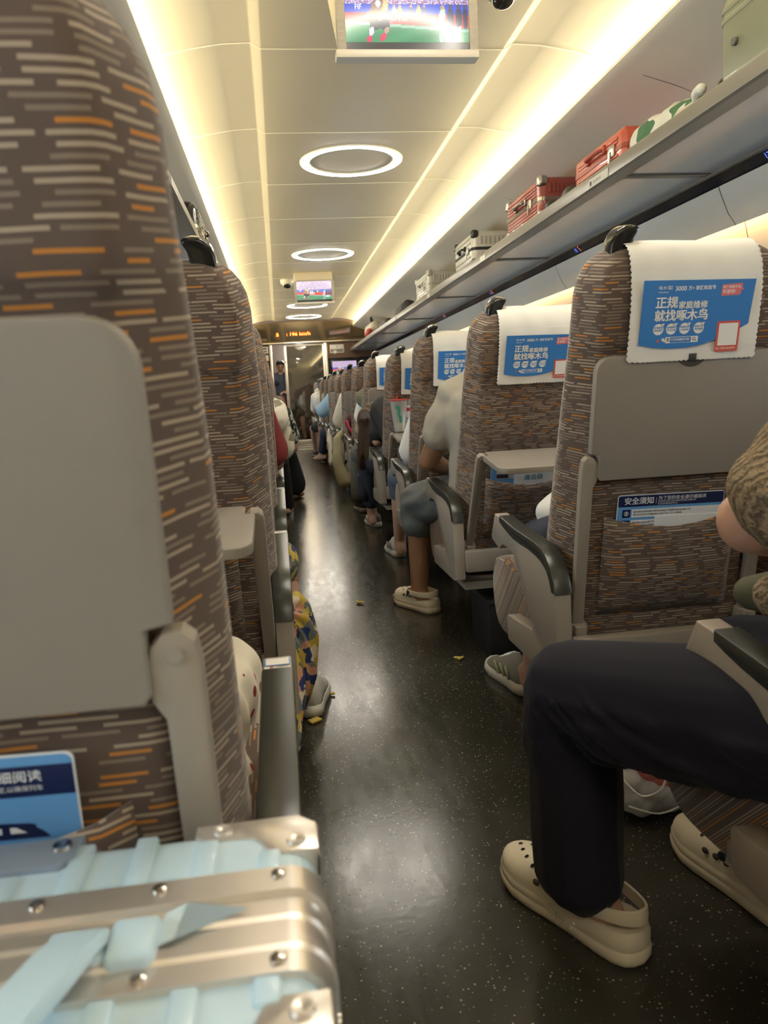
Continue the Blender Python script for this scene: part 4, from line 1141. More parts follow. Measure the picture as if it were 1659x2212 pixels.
    for i, (t, c) in enumerate(pts):
        z = 0.079+0.010*abs(1-abs(c)); w = c*0.0475; hh = 0.0105+0.003*(1-abs(c))
        nrm = Vector((0, 0, 0))+sd*c+fd*(-math.sqrt(max(0, 1-c*c))); nrm.normalize()
        ctr = P(t, w, z)
        rg.append([ctr+nrm*0.003+Vector((0, 0, hh)), ctr+nrm*0.0045, ctr+nrm*0.003-Vector((0, 0, hh)), ctr-nrm*0.002-Vector((0, 0, hh)), ctr-nrm*0.002+Vector((0, 0, hh))])
    b.loft(rg)
    for q in (-1, 1):
        for k in range(8):
            t = 0.405-0.024*k; c = math.sqrt(max(0, 1-((0.43-t)/0.43)**2))*q
            ctr = P(t, c*0.0475, 0.079+0.010*abs(1-abs(c))); nrm = (sd*c+fd*(-math.sqrt(max(0, 1-c*c)))).normalized()
            b.tube([ctr+nrm*0.0045-Vector((0, 0, 0.006)), ctr+nrm*0.0045+Vector((0, 0, 0.006))], 0.0016, 6)
    b.build('heel_strap', material, sh, sharp=0.8)
    b = MB()
    for q in (-1, 1):
        ctr = P(0.465, q*0.0475, 0.079); n_ = sd*q
        for k0, r0, r1 in ((0.004, 0.0095, 0.0085),):
            a0 = [ctr+n_*k0+fd*r0*math.cos(2*PI*k/14)+Vector((0, 0, r0*math.sin(2*PI*k/14))) for k in range(14)]; a1 = [ctr+n_*(k0+0.003)+fd*r1*math.cos(2*PI*k/14)+Vector((0, 0, r1*math.sin(2*PI*k/14))) for k in range(14)]
            b.loft([a0, a1])
    b.build('rivet', mat('rivet_dark', (0.012, 0.014, 0.03), 0.4), sh)
    b = MB()   # vent holes
    for t, f in ((0.60, 0.5), (0.60, 0.34), (0.60, 0.66), (0.68, 0.42), (0.68, 0.58), (0.68, 0.27), (0.68, 0.73), (0.76, 0.5), (0.76, 0.35), (0.76, 0.65), (0.83, 0.42), (0.83, 0.58), (0.89, 0.5)):
        def S_(t, f): w = w_(t)*0.985; a = PI*f; return P(t, w*math.cos(a), zb(t)-0.006+(H(t)+0.006)*abs(math.sin(a))**0.72)
        c0 = S_(t, f); du = (S_(t+0.01, f)-c0).normalized(); dv = (S_(t, f+0.02)-c0).normalized(); n_ = du.cross(dv).normalized(); n_ = n_ if n_.z > 0 else -n_
        b.loft([[c0+n_*0.0006+(du*math.cos(2*PI*k/10)+dv*math.sin(2*PI*k/10))*r for k in range(10)] for r in (0.0042, 0.0041)], caps=True)
    for q in (-1, 1):
        for k in range(3):
            t = 0.46+0.075*k; c0 = P(t, q*w_(t)*0.985*math.cos(0.38), zb(t)-0.006+(H(t)+0.006)*math.sin(0.38)**0.72); n_ = (sd*q+Vector((0, 0, 0.5))).normalized(); dv = n_.cross(fd)
            b.loft([[c0+n_*(0.0016+e)+fd*0.0085*math.cos(2*PI*j/10)+dv*0.0055*math.sin(2*PI*j/10) for j in range(10)] for e in (0, 0.0003)])
    b.build('vent_hole', mat('vent_dark', (0.045, 0.038, 0.028), 0.9), sh)
    return sh
def wear(name, me, material, parent):
    me.materials.clear(); me.materials.append(material)
    return link(name, me, None, parent)
def person(J, label, skin, clothes, fat=1.0, voxel=0.012, hair=0.0, hairm=None):
    me = blob_mesh('person', body_caps(J, fat), voxel)
    me.materials.append(skin)
    p = link('person', me); tag(p, label, 'person')
    if hair is not None: wear('hair', blob_mesh('hair', hair_caps(J, hair), voxel, 3), hairm or HAIR, p)
    eb = MB(); h = J['head']; lk = J['look'].normalized(); rt = lk.cross(Vector((0, 0, 1))).normalized(); up = rt.cross(lk)
    for q in (-1, 1): eb.ball(h+lk*0.079+rt*q*0.031+up*0.004, 0.0105, 12)
    eb.build('eyes', mat('eye_dark', (0.02, 0.015, 0.012), 0.15), p)
    for nm, caps, m in clothes: wear(nm, blob_mesh(nm, caps, voxel, 5), m, p)
    return p

# ------------------------------------------------------------------ cloth materials
def knit_material():
    m, nt, p = nodes_of('tan_knit'); N, L = nt.nodes, nt.links
    tc = N.new('ShaderNodeTexCoord')
    wv = N.new('ShaderNodeTexWave'); wv.wave_type = 'BANDS'; wv.bands_direction = 'DIAGONAL'; wv.inputs['Scale'].default_value = 34; wv.inputs['Distortion'].default_value = 5; wv.inputs['Detail'].default_value = 3; wv.inputs['Detail Scale'].default_value = 3
    L.new(tc.outputs['Object'], wv.inputs['Vector'])
    vo = N.new('ShaderNodeTexVoronoi'); vo.inputs['Scale'].default_value = 230; L.new(tc.outputs['Object'], vo.inputs['Vector'])
    h = math_node(nt, 'ADD', math_node(nt, 'MULTIPLY', wv.outputs['Fac'], 0.8), math_node(nt, 'MULTIPLY', vo.outputs['Distance'], 0.6))
    L.new(mix_col(nt, h, (0.115, 0.085, 0.055), (0.36, 0.275, 0.18)), p.inputs['Base Color'])
    b = N.new('ShaderNodeBump'); b.inputs['Strength'].default_value = 0.9; b.inputs['Distance'].default_value = 0.004; L.new(h, b.inputs['Height']); L.new(b.outputs[0], p.inputs['Normal'])
    p.inputs['Roughness'].default_value = 0.95; p.inputs['Specular IOR Level'].default_value = 0.1
    MATS['tan_knit'] = m; return m
def patch_material(name, cols, scale, warp=0.12, edges=None):
    m, nt, p = nodes_of(name); N, L = nt.nodes, nt.links
    tc = N.new('ShaderNodeTexCoord'); ns = N.new('ShaderNodeTexNoise'); ns.inputs['Scale'].default_value = scale*0.9; L.new(tc.outputs['Object'], ns.inputs['Vector'])
    va = N.new('ShaderNodeVectorMath'); va.operation = 'MULTIPLY_ADD'; L.new(ns.outputs['Color'], va.inputs[0]); va.inputs[1].default_value = (warp,)*3; L.new(tc.outputs['Object'], va.inputs[2])
    vo = N.new('ShaderNodeTexVoronoi'); vo.inputs['Scale'].default_value = scale; L.new(va.outputs[0], vo.inputs['Vector'])
    sc = N.new('ShaderNodeSeparateColor'); L.new(vo.outputs['Color'], sc.inputs[0])
    r = N.new('ShaderNodeValToRGB'); r.color_ramp.interpolation = 'CONSTANT'; els = r.color_ramp.elements
    while len(els) < len(cols): els.new(0.5)
    for i, c in enumerate(cols): els[i].position = i/len(cols); els[i].color = (*c, 1)
    L.new(sc.outputs[0], r.inputs[0]); L.new(r.outputs[0], p.inputs['Base Color']); p.inputs['Roughness'].default_value = 0.85; p.inputs['Specular IOR Level'].default_value = 0.2
    MATS[name] = m; return m
def dots_material():
    m, nt, p = nodes_of('polka_dot_cloth'); N, L = nt.nodes, nt.links
    tc = N.new('ShaderNodeTexCoord'); vo = N.new('ShaderNodeTexVoronoi'); vo.inputs['Scale'].default_value = 26; vo.inputs['Randomness'].default_value = 0.55; L.new(tc.outputs['Object'], vo.inputs['Vector'])
    L.new(mix_col(nt, math_node(nt, 'LESS_THAN', vo.outputs['Distance'], 0.24), (0.72, 0.66, 0.54), (0.26, 0.022, 0.018)), p.inputs['Base Color'])
    p.inputs['Roughness'].default_value = 0.9; MATS['polka_dot_cloth'] = m; return m
KNIT = knit_material()
FLORAL = patch_material('floral_cloth', [(0.42, 0.30, 0.045), (0.03, 0.045, 0.14), (0.52, 0.25, 0.17), (0.15, 0.17, 0.16), (0.46, 0.34, 0.06), (0.6, 0.52, 0.36), (0.50, 0.40, 0.10), (0.10, 0.12, 0.10)], 34, 0.05)
BWFLOR = patch_material('black_white_floral', [(0.02, 0.025, 0.02), (0.55, 0.54, 0.46), (0.03, 0.035, 0.03), (0.40, 0.42, 0.34), (0.02, 0.02, 0.02)], 42, 0.05)
DOTS = dots_material()
NAVY = mat('navy_trouser', (0.0095, 0.0090, 0.0165), 0.8, spec=0.2, sheen=0.05)
DENIM = mat('grey_denim', (0.125, 0.135, 0.135), 0.85, bump=0.3, bscale=600, var=0.25, vscale=18)
JEAN = mat('blue_jean', (0.10, 0.12, 0.16), 0.85, bump=0.3, bscale=600, var=0.2, vscale=18)
DARKJ = mat('dark_jean', (0.03, 0.035, 0.055), 0.85, var=0.2)
GREYT = mat('light_grey_tee', (0.40, 0.37, 0.30), 0.9, bump=0.2, bscale=300, var=0.06)
WHITET = mat('white_tee', (0.74, 0.71, 0.65), 0.9, bump=0.1, bscale=300)
PRINTT = patch_material('white_shirt_grey_print', [(0.66, 0.62, 0.52)]*6+[(0.24, 0.22, 0.17), (0.66, 0.62, 0.52)], 12, 0.12)
BLACKT = mat('black_tee', (0.012, 0.012, 0.013), 0.85)
REDT = mat('dark_red_tee', (0.20, 0.022, 0.018), 0.85)
CREAMT = mat('cream_blouse', (0.60, 0.53, 0.40), 0.9, var=0.08)
BLUET = mat('pale_blue_tee', (0.30, 0.44, 0.58), 0.9)
VEST = mat('olive_vest', (0.13, 0.115, 0.075), 0.9)
GREYP = mat('grey_trouser', (0.115, 0.105, 0.085), 0.9, var=0.1)
PINK = mat('pink_trouser', (0.50, 0.30, 0.24), 0.9)
OLIVE = mat('olive_lining', (0.085, 0.085, 0.048), 0.8)
UNIF = mat('slate_blue_uniform', (0.075, 0.095, 0.15), 0.8)
CLOGM = mat('cream_foam', (0.66, 0.585, 0.44), 0.55, bump=0.04, bscale=700, var=0.03)
SOLEW = mat('white_sole', (0.62, 0.58, 0.50), 0.6)
SOLEG = mat('grey_sole', (0.25, 0.23, 0.20), 0.7)
SHOEG = mat('grey_mesh_shoe', (0.20, 0.19, 0.16), 0.8, bump=0.3, bscale=500)
SHOEW = mat('white_grey_shoe', (0.46, 0.44, 0.41), 0.75, bump=0.3, bscale=500)
SHOEK = mat('black_shoe', (0.014, 0.014, 0.014), 0.5)
BROWNH = mat('brown_hair', (0.055, 0.030, 0.016), 0.4, bump=0.8, bscale=120)

# ------------------------------------------------------------------ person in the right foreground
J = body_joints(0.81, 0.98, pelvis=(0.82, 0.62, 0.545), belly=(0.82, 0.63, 0.68), chest=(0.815, 0.60, 0.87), neck=(0.81, 0.61, 1.02), head=(0.81, 0.67, 1.115),
                shL=(0.655, 0.58, 0.945), shR=(0.985, 0.60, 0.935), elL=(0.552, 0.845, 0.765), wrL=(0.735, 0.965, 0.715), elR=(1.02, 0.76, 0.72), wrR=(0.89, 0.98, 0.72),
                hipL=(0.735, 0.64, 0.535), knL=(0.462, 1.205, 0.425), anL=(0.468, 1.155, 0.095), hipR=(0.91, 0.66, 0.535), knR=(0.80, 1.24, 0.425), anR=(0.80, 1.15, 0.095),
                ftL=(-0.16, 0.287, 0), ftR=(-0.06, 0.28, 0), look=(0, 1, -0.5))
def trouser_fold(co, n):
    # creases fan out behind the bent knee across the thigh; the lower leg hangs in soft tubes
    x, y, z = co
    d = 0.0
    if x < 0.74:
        dy, dz = 1.30-y, 0.545-z; r = math.hypot(dy, dz); th = math.atan2(dz, dy)
        m_ = sstep(0.10, 0.26, r)*sstep(0.62, 0.85, y)*sstep(0.29, 0.36, z)*sstep(0.5, -0.2, n.z)
        w = th*9.5+1.1*math.sin(r*15)+0.7*math.sin(th*29+r*9)
        d += 0.012*m_*(1-abs(math.sin(w)))**2.2*(0.35+0.65*abs(math.sin(th*5.3+0.8)))
        d += 0.005*m_*(1-abs(math.sin(w*1.9+1.3)))**2
        m2 = sstep(0.36, 0.22, z)
        d += 0.0022*m2*math.sin(math.atan2(y-1.17, x-0.455)*3+z*5)+0.0012*m2*math.sin(z*27+x*25)
    return d
me = blob_mesh('person', body_caps(J, 1.05), 0.0065, 5); me.materials.append(SKIN)
P0 = tag(link('person', me), 'seated person in navy trousers and tan knitted shirt, largest figure, cut by the frame', 'person')
wear('hair', blob_mesh('hair', hair_caps(J), 0.008, 3), HAIR, P0)
tr = [(J['hipL'], J['hipR'], 0.125, 0.125), (J['pelvis'], J['pelvis']+Vector((0, 0, 0.06)), 0.145, 0.135),
      (J['hipL']+Vector((0, 0, 0.0)), lerp(J['hipL'], J['knL'], 0.5), 0.118, 0.098), (lerp(J['hipL'], J['knL'], 0.5), J['knL'], 0.098, 0.084),
      (lerp(J['hipL'], J['knL'], 0.35)+Vector((0, 0, -0.02)), lerp(J['hipL'], J['knL'], 0.85)+Vector((0, -0.02, -0.025)), 0.09, 0.082),
      (J['knL'], J['knL']+Vector((-0.004, 0.0, -0.12)), 0.084, 0.079), (J['knL']+Vector((0, 0, -0.1)), (0.4525, 1.162, 0.120), 0.080, 0.0775, (1, 1.05, 1)), ((0.4525, 1.162, 0.120), (0.4525, 1.160, 0.099), 0.0775, 0.0775, (1, 1.05, 0.25)),
      (J['hipR'], J['knR'], 0.115, 0.088), (J['knR'], (0.80, 1.17, 0.13), 0.085, 0.076), ((0.80, 1.17, 0.13), (0.80, 1.165, 0.10), 0.076, 0.076, (1, 1, 0.3))]
wear('trousers', blob_mesh('trousers', tr, 0.006, 5, trouser_fold), NAVY, P0)
sh_ = shirt_caps(J, 0.022, 0.0, 1.08, 0.012)
sh_ += [(J['shL'], lerp(J['shL'], J['elL'], 0.76), 0.082, 0.084), (J['shR'], lerp(J['shR'], J['elR'], 0.6), 0.075, 0.074),
        ((0.73, 0.68, 0.73), (0.632, 0.895, 0.655), 0.09, 0.036), ((0.68, 0.70, 0.68), (0.622, 0.84, 0.635), 0.075, 0.034), ((0.66, 0.66, 0.58), (0.602, 0.735, 0.505), 0.08, 0.082), ((0.82, 0.66, 0.70), (0.82, 0.83, 0.62), 0.10, 0.05)]
def knit_fold(co, n): return 0.004*math.sin(co.x*60+co.z*55+2*math.sin(co.y*18))*sstep(0.5, 0.62, co.y)
wear('shirt', blob_mesh('shirt', sh_, 0.0065, 5, knit_fold), KNIT, P0)
wear('shirt_lining', blob_mesh('shirt_lining', [((0.70, 0.83, 0.67), (0.645, 0.985, 0.632), 0.05, 0.026), ((0.78, 0.78, 0.67), (0.78, 0.94, 0.585), 0.06, 0.03)], 0.007, 4), OLIVE, P0)
c1 = clog(P0, (0.520, 1.060), (0.382, 1.350), CLOGM); clog(P0, (0.815, 1.055), (0.752, 1.375), CLOGM)
# raised lettering on the outer side of the near sole
hl, te = Vector((0.520, 1.060, 0)), Vector((0.382, 1.350, 0)); fd = (te-hl).normalized(); sd = Vector((-fd.y, fd.x, 0))
pr = PRINT(hl+fd*0.140+sd*0.0455+Vector((0, 0, 0.028)), -fd, Vector((0, 0, 1))+sd*-0.12, 0.0012)
MATS['cream_foam_letters'] = CLOGM
me = text_mesh('Super', 0.028, 0.02, 'CENTER', 0.0022)
b = MB(); b.pts([pr.P(v.co.x, v.co.y, 0)+pr.n*(v.co.z+0.001) for v in me.vertices], [tuple(p.vertices) for p in me.polygons]); bpy.data.meshes.remove(me)
b.build('lettering', CLOGM, c1, smooth=False)

# ------------------------------------------------------------------ passengers on the right
def yr(k): return YR(k)
J = body_joints(0.90, yr(1), shL=(0.81, 1.72, 0.92), elL=(0.82, 1.85, 0.69), hipL=(0.79, 1.80, 0.54), knL=(0.745, 2.17, 0.475), anL=(0.70, 2.13, 0.10), ftL=(-0.1, 1, 0))
p = person(J, 'passenger behind the nearest right seat showing dark trousers and a grey trainer', SKIN, [('trousers', leg_caps(J, 0.014, 1.75), DARKJ), ('shirt', shirt_caps(J), WHITET)])
trainer(p, (0.685, 2.24, 0), (-0.12, 1, 0), SHOEG, SOLEW, 0.28, mat('lime_piece', (0.30, 0.30, 0.16), 0.7)); trainer(p, J['anR'], (0, 1, 0), SHOEG, SOLEW)
J = body_joints(0.77, yr(2), pelvis=(0.79, 2.72, 0.545), belly=(0.775, 2.72, 0.69), chest=(0.765, 2.72, 0.86), neck=(0.79, 2.72, 1.0), head=(0.80, 2.74, 1.085), shL=(0.640, 2.76, 0.915), shR=(0.93, 2.70, 0.93),
                elL=(0.548, 2.88, 0.675), wrL=(0.66, 3.08, 0.63), hipL=(0.72, 2.78, 0.535), knL=(0.565, 3.205, 0.475), anL=(0.545, 3.205, 0.085), ftL=(-0.5, 1, 0))
def denim_fold(co, n): return 0.004*math.sin(co.z*70+co.y*30)*sstep(3.3, 3.1, co.y)
me = blob_mesh('person', body_caps(J), 0.008, 5); me.materials.append(SKIN2)
P2 = tag(link('person', me), 'tanned passenger in light grey tee and denim shorts leaning into the aisle, one cream clog', 'person')
wear('hair', blob_mesh('hair', hair_caps(J), 0.01, 3), HAIR, P2)
wear('shirt', blob_mesh('shirt', shirt_caps(J, 0.018, 0.52, 1.0)+[((0.70, 2.74, 0.8), (0.68, 2.80, 0.55), 0.09, 0.08)], 0.008, 5, lambda co, n: 0.0025*math.sin(co.z*50+co.x*40)), GREYT, P2)
sc_ = [(J['hipL'], J['hipR'], 0.12, 0.12), (J['hipL'], J['knL'], 0.112, 0.089), (J['knL'], J['knL']+Vector((-0.002, -0.005, -0.085)), 0.088, 0.086), (J['hipR'], J['knR'], 0.112, 0.09)]
wear('shorts', blob_mesh('shorts', sc_, 0.008, 5, denim_fold), DENIM, P2)
clog(P2, (0.598, 3.118), (0.478, 3.372), CLOGM); clog(P2, (0.88, 3.06), (0.87, 3.33), CLOGM)
J = body_joints(0.84, yr(3), shL=(0.72, 3.66, 0.90), elL=(0.645, 3.75, 0.655), wrL=(0.70, 3.95, 0.62), knL=(0.645, 4.22, 0.475), anL=(0.632, 4.30, 0.09))
p = person(J, 'passenger in white sleeve and blue denim, grey and white trainer, beyond the tanned one', SKIN, [('shirt', shirt_caps(J, 0.02, 1.02, 1.0, 0.02), WHITET), ('shorts', leg_caps(J, 0.02, 1.22), JEAN)], voxel=0.01)
trainer(p, (0.625, 4.37, 0), (-0.05, 1, 0), SHOEW, SOLEW, 0.28, SOLEG); trainer(p, J['anR'], (0, 1, 0), SHOEW, SOLEW)
J = body_joints(0.78, yr(4), belly=(0.765, 4.70, 0.69), chest=(0.735, 4.86, 0.84), neck=(0.68, 5.0, 0.84), head=(0.605, 5.08, 0.765), look=(-0.35, 0.55, -0.75), shL=(0.655, 4.90, 0.80), shR=(0.86, 4.86, 0.86),
                elL=(0.60, 4.84, 0.645), wrL=(0.70, 5.02, 0.63), elR=(0.88, 5.0, 0.66), wrR=(0.74, 5.1, 0.63), knL=(0.60, 5.30, 0.475), anL=(0.60, 5.40, 0.09))
hc = [((0.615, 5.06, 0.785), (0.60, 5.10, 0.77), 0.105, 0.10), ((0.60, 5.09, 0.76), (0.545, 5.13, 0.56), 0.085, 0.05), ((0.545, 5.13, 0.58), (0.515, 5.15, 0.45), 0.05, 0.018), ((0.63, 5.02, 0.77), (0.575, 5.06, 0.55), 0.075, 0.04), ((0.575, 5.06, 0.56), (0.56, 5.08, 0.47), 0.04, 0.015), ((0.65, 5.08, 0.75), (0.63, 5.12, 0.58), 0.06, 0.03)]
me = blob_mesh('person', body_caps(J, 0.92), 0.009, 5); me.materials.append(SKIN)
P4 = tag(link('person', me), 'passenger with long brown hair and black tee bending forward over the arm rest', 'person')
wear('hair', blob_mesh('hair', hc, 0.008, 4, lambda co, n: 0.004*math.sin(co.x*190+co.y*120+co.z*14)), BROWNH, P4)
wear('shirt', blob_mesh('shirt', shirt_caps(J, 0.016, 0.72, 0.95), 0.01, 5), BLACKT, P4)
wear('trousers', blob_mesh('trousers', leg_caps(J, 0.018, 1.72), 0.01, 5), DARKJ, P4)
trainer(P4, (0.625, 5.43, 0), (-0.1, 1, 0), SHOEG, SOLEW, 0.27, SOLEW); trainer(P4, J['anR'], (0, 1, 0), SHOEG, SOLEW)
J = body_joints(0.78, yr(5), shL=(0.645, 5.72, 0.91), elL=(0.595, 5.86, 0.68), wrL=(0.70, 6.02, 0.63), knL=(0.615, 6.12, 0.475), anL=(0.615, 6.16, 0.09))
p = person(J, 'passenger in white sleeves, olive vest and wide grey trousers, beyond the long brown hair', SKIN, [('shirt', shirt_caps(J, 0.014, 0.55), WHITET), ('trousers', leg_caps(J, 0.025, 1.85, 1.0, 0.02), GREYP)])
wear('vest', blob_mesh('vest', shirt_caps(J, 0.026, 0.0), 0.012, 5), VEST, p); trainer(p, J['anL'], (-0.1, 1, 0), SHOEK, SOLEG); trainer(p, J['anR'], (0, 1, 0), SHOEK, SOLEG)
J = body_joints(0.79, yr(7), shL=(0.66, 7.6, 0.90), elL=(0.60, 7.75, 0.68), knL=(0.66, 8.05, 0.475))
p = person(J, 'passenger in a cream blouse beyond the maroon bag on the right', SKIN, [('shirt', shirt_caps(J, 0.03, 0.9, 1.0, 0.02), CREAMT), ('trousers', leg_caps(J, 0.018, 1.9), GREYP)], voxel=0.014)
trainer(p, J['anL'], (0, 1, 0), SHOEK, SOLEG); trainer(p, J['anR'], (0, 1, 0), SHOEK, SOLEG)
J = body_joints(0.78, yr(9), shL=(0.645, 9.55, 0.91), elL=(0.53, 9.62, 0.77), wrL=(0.66, 9.8, 0.70), knL=(0.57, 9.95, 0.47), anL=(0.52, 10.1, 0.2), ftL=(-0.6, 0.8, 0))
p = person(J, 'passenger whose pale blue sleeve pokes into the aisle on the right', SKIN, [('shirt', shirt_caps(J, 0.026, 1.0), BLUET), ('trousers', leg_caps(J, 0.018, 1.8), DARKJ)], voxel=0.014)
trainer(p, J['anR'], (0, 1, 0), SHOEG, SOLEW)
J = body_joints(0.78, yr(10), knL=(0.60, 11.0, 0.46), anL=(0.585, 11.02, 0.09))
p = person(J, 'passenger showing one pale pink trouser leg in the aisle, far on the right', SKIN, [('shirt', shirt_caps(J), CREAMT), ('trousers', leg_caps(J, 0.02, 1.9, 1.0, 0.02), PINK)], voxel=0.014)
trainer(p, J['anL'], (0, 1, 0), SHOEK, SOLEG); trainer(p, J['anR'], (0, 1, 0), SHOEK, SOLEG)
J = body_joints(0.76, yr(11), belly=(0.72, 11.5, 0.69), chest=(0.68, 11.55, 0.88), neck=(0.66, 11.56, 1.01), head=(0.66, 11.6, 1.09), shL=(0.545, 11.6, 0.93), shR=(0.80, 11.55, 0.92), elL=(0.535, 11.75, 0.71), wrL=(0.62, 11.95, 0.62), knL=(0.50, 12.1, 0.46), anL=(0.53, 12.3, 0.10))
p = person(J, 'farthest right passenger in white tee with bare leg and black shoe in the aisle', SKIN, [('shirt', shirt_caps(J, 0.02, 0.7), WHITET), ('shorts', leg_caps(J, 0.018, 0.8), BLACKT)], voxel=0.014)
trainer(p, J['anL'], (-0.1, 1, 0), SHOEK, SOLEG); trainer(p, J['anR'], (0, 1, 0), SHOEK, SOLEG)

# ------------------------------------------------------------------ passengers on the left
J = body_joints(-0.34, YL(0), hipL=(-0.36, 0.78, 0.54), knL=(-0.33, 1.21, 0.5), anL=(-0.33, 1.18, 0.09), hipR=(-0.20, 0.80, 0.52), knR=(-0.135, 1.22, 0.495), anR=(-0.14, 1.18, 0.09))
p = person(J, 'passenger in a cream skirt with dark red dots, behind the blurred seat', SKIN, [('shirt', shirt_caps(J), CREAMT)], voxel=0.012)
sk = [(J['hipL'], J['hipR'], 0.12, 0.12), (J['hipR'], J['knR'], 0.108, 0.078), (J['hipL'], J['knL'], 0.11, 0.085), (J['knL'], J['knR'], 0.08, 0.078), (J['knR'], (-0.135, 1.23, 0.30), 0.078, 0.09), ((-0.135, 1.23, 0.30), (-0.135, 1.2, 0.2), 0.09, 0.095), ((-0.12, 0.98, 0.44), (-0.125, 1.1, 0.36), 0.06, 0.06)]
wear('skirt', blob_mesh('skirt', sk, 0.008, 5, lambda co, n: 0.004*math.sin(co.y*60+co.z*30)), DOTS, p)
trainer(p, J['anR'], (0, 1, 0), SHOEW, SOLEW); trainer(p, J['anL'], (0, 1, 0), SHOEW, SOLEW)
J = body_joints(-0.33, YL(1), hipR=(-0.20, 1.80, 0.52), knR=(-0.045, 2.19, 0.475), anR=(0.0, 2.20, 0.11))
p = person(J, 'passenger whose yellow floral dress spills into the aisle past the left arm rests', SKIN, [], voxel=0.012)
def ruffle(co, n): return 0.007*math.sin(math.atan2(co.y-2.1, co.x+0.03)*11+co.z*14)*sstep(0.55, 0.3, co.z)
dr_ = [(J['hipL'], J['hipR'], 0.125, 0.125), (J['pelvis'], J['chest'], 0.135, 0.125), (J['hipR'], J['knR'], 0.105, 0.075), (J['hipL'], J['knL'], 0.105, 0.08), (J['knR'], (-0.035, 2.20, 0.38), 0.072, 0.055), ((-0.035, 2.19, 0.385), (-0.035, 2.17, 0.27), 0.055, 0.10), ((-0.035, 2.17, 0.27), (-0.055, 2.13, 0.17), 0.10, 0.108), ((-0.055, 2.13, 0.17), (-0.075, 2.08, 0.12), 0.108, 0.095), ((-0.06, 2.05, 0.25), (-0.05, 1.93, 0.14), 0.07, 0.065), ((-0.05, 1.93, 0.14), (-0.055, 1.87, 0.09), 0.065, 0.06)]
wear('dress', blob_mesh('dress', dr_+shirt_caps(J, 0.014, 0.5)[6:], 0.007, 4, ruffle), FLORAL, p)
trainer(p, (0.035, 2.25, 0), (0.1, 1, 0), SHOEW, SOLEW, 0.25); trainer(p, J['anL'], (0, 1, 0), SHOEW, SOLEW, 0.25)
y = YL(3)
J = body_joints(-0.22, y, chest=(-0.2, y-0.27, 0.84), shR=(-0.09, y-0.30, 0.85), elR=(-0.035, y-0.26, 0.645), wrR=(-0.12, y-0.06, 0.63))
person(J, 'passenger in a dark red tee with a bare elbow over the left arm rest', SKIN2, [('shirt', shirt_caps(J, 0.022, 0.72), REDT), ('trousers', leg_caps(J), DARKJ)], fat=1.08)
y = YL(5)
J = body_joints(-0.21, y-0.1, belly=(-0.18, y-0.40, 0.68), chest=(-0.13, y-0.46, 0.82), neck=(-0.16, y-0.45, 0.97), head=(-0.2, y-0.42, 1.05), shR=(-0.03, y-0.46, 0.86), elR=(0.005, y-0.40, 0.60), wrR=(-0.05, y-0.2, 0.56), knR=(-0.03, y+0.2, 0.47), anR=(0.0, y+0.38, 0.09))
p = person(J, 'passenger in a loose white shirt with grey print leaning out on the left', SKIN, [('shirt', shirt_caps(J, 0.03, 0.98, 1.0, 0.015), PRINTT), ('trousers', leg_caps(J), BLACKT)])
trainer(p, (0.0, 6.42, 0), (0.05, 1, 0), SHOEK, SOLEW, 0.26, SOLEW); trainer(p, J['anL'], (0, 1, 0), SHOEK, SOLEW)
y = YL(6)
J = body_joints(-0.18, y, chest=(-0.1, y-0.15, 0.80), belly=(-0.13, y-0.18, 0.66), neck=(-0.14, y-0.13, 0.93), head=(-0.18, y-0.1, 1.0), shR=(0.03, y-0.12, 0.80), elR=(0.105, y+0.06, 0.50), wrR=(0.0, y+0.22, 0.46), knR=(0.03, y+0.25, 0.46), anR=(0.08, y+0.42, 0.12), ftR=(0.4, 1, 0))
p = person(J, 'passenger with a black and white floral sleeve, wide black trousers and brown sandal', SKIN, [('shirt', shirt_caps(J, 0.026, 0.62), BWFLOR), ('trousers', leg_caps(J, 0.03, 1.92, 1.0, 0.045), BLACKT)])
sh = blob_mesh('sandal', [((0.07, y+0.36, 0.028), (0.135, y+0.54, 0.028), 0.042, 0.045, (1, 1, 0.6))], 0.008, 3); wear('sandal', sh, mat('sandal_brown', (0.17, 0.075, 0.03), 0.6), p)
b = MB(); b.tube([(0.05, y+0.46, 0.03), (0.085, y+0.455, 0.085), (0.14, y+0.43, 0.03)], 0.012, 8); b.tube([(0.08, y+0.53, 0.03), (0.115, y+0.52, 0.075), (0.165, y+0.50, 0.03)], 0.012, 8)
b.build('sandal_strap', mat('strap_red', (0.36, 0.07, 0.03), 0.5), p)
y = YL(10)
J = body_joints(-0.19, y, shR=(-0.02, y-0.3, 0.9), elR=(0.005, y-0.15, 0.72))
person(J, 'passenger in a grey top beside the rust coloured bag, far on the left', SKIN, [('shirt', shirt_caps(J, 0.03, 0.9), mat('grey_top', (0.25, 0.25, 0.25), 0.9)), ('trousers', leg_caps(J), DARKJ)], voxel=0.014)

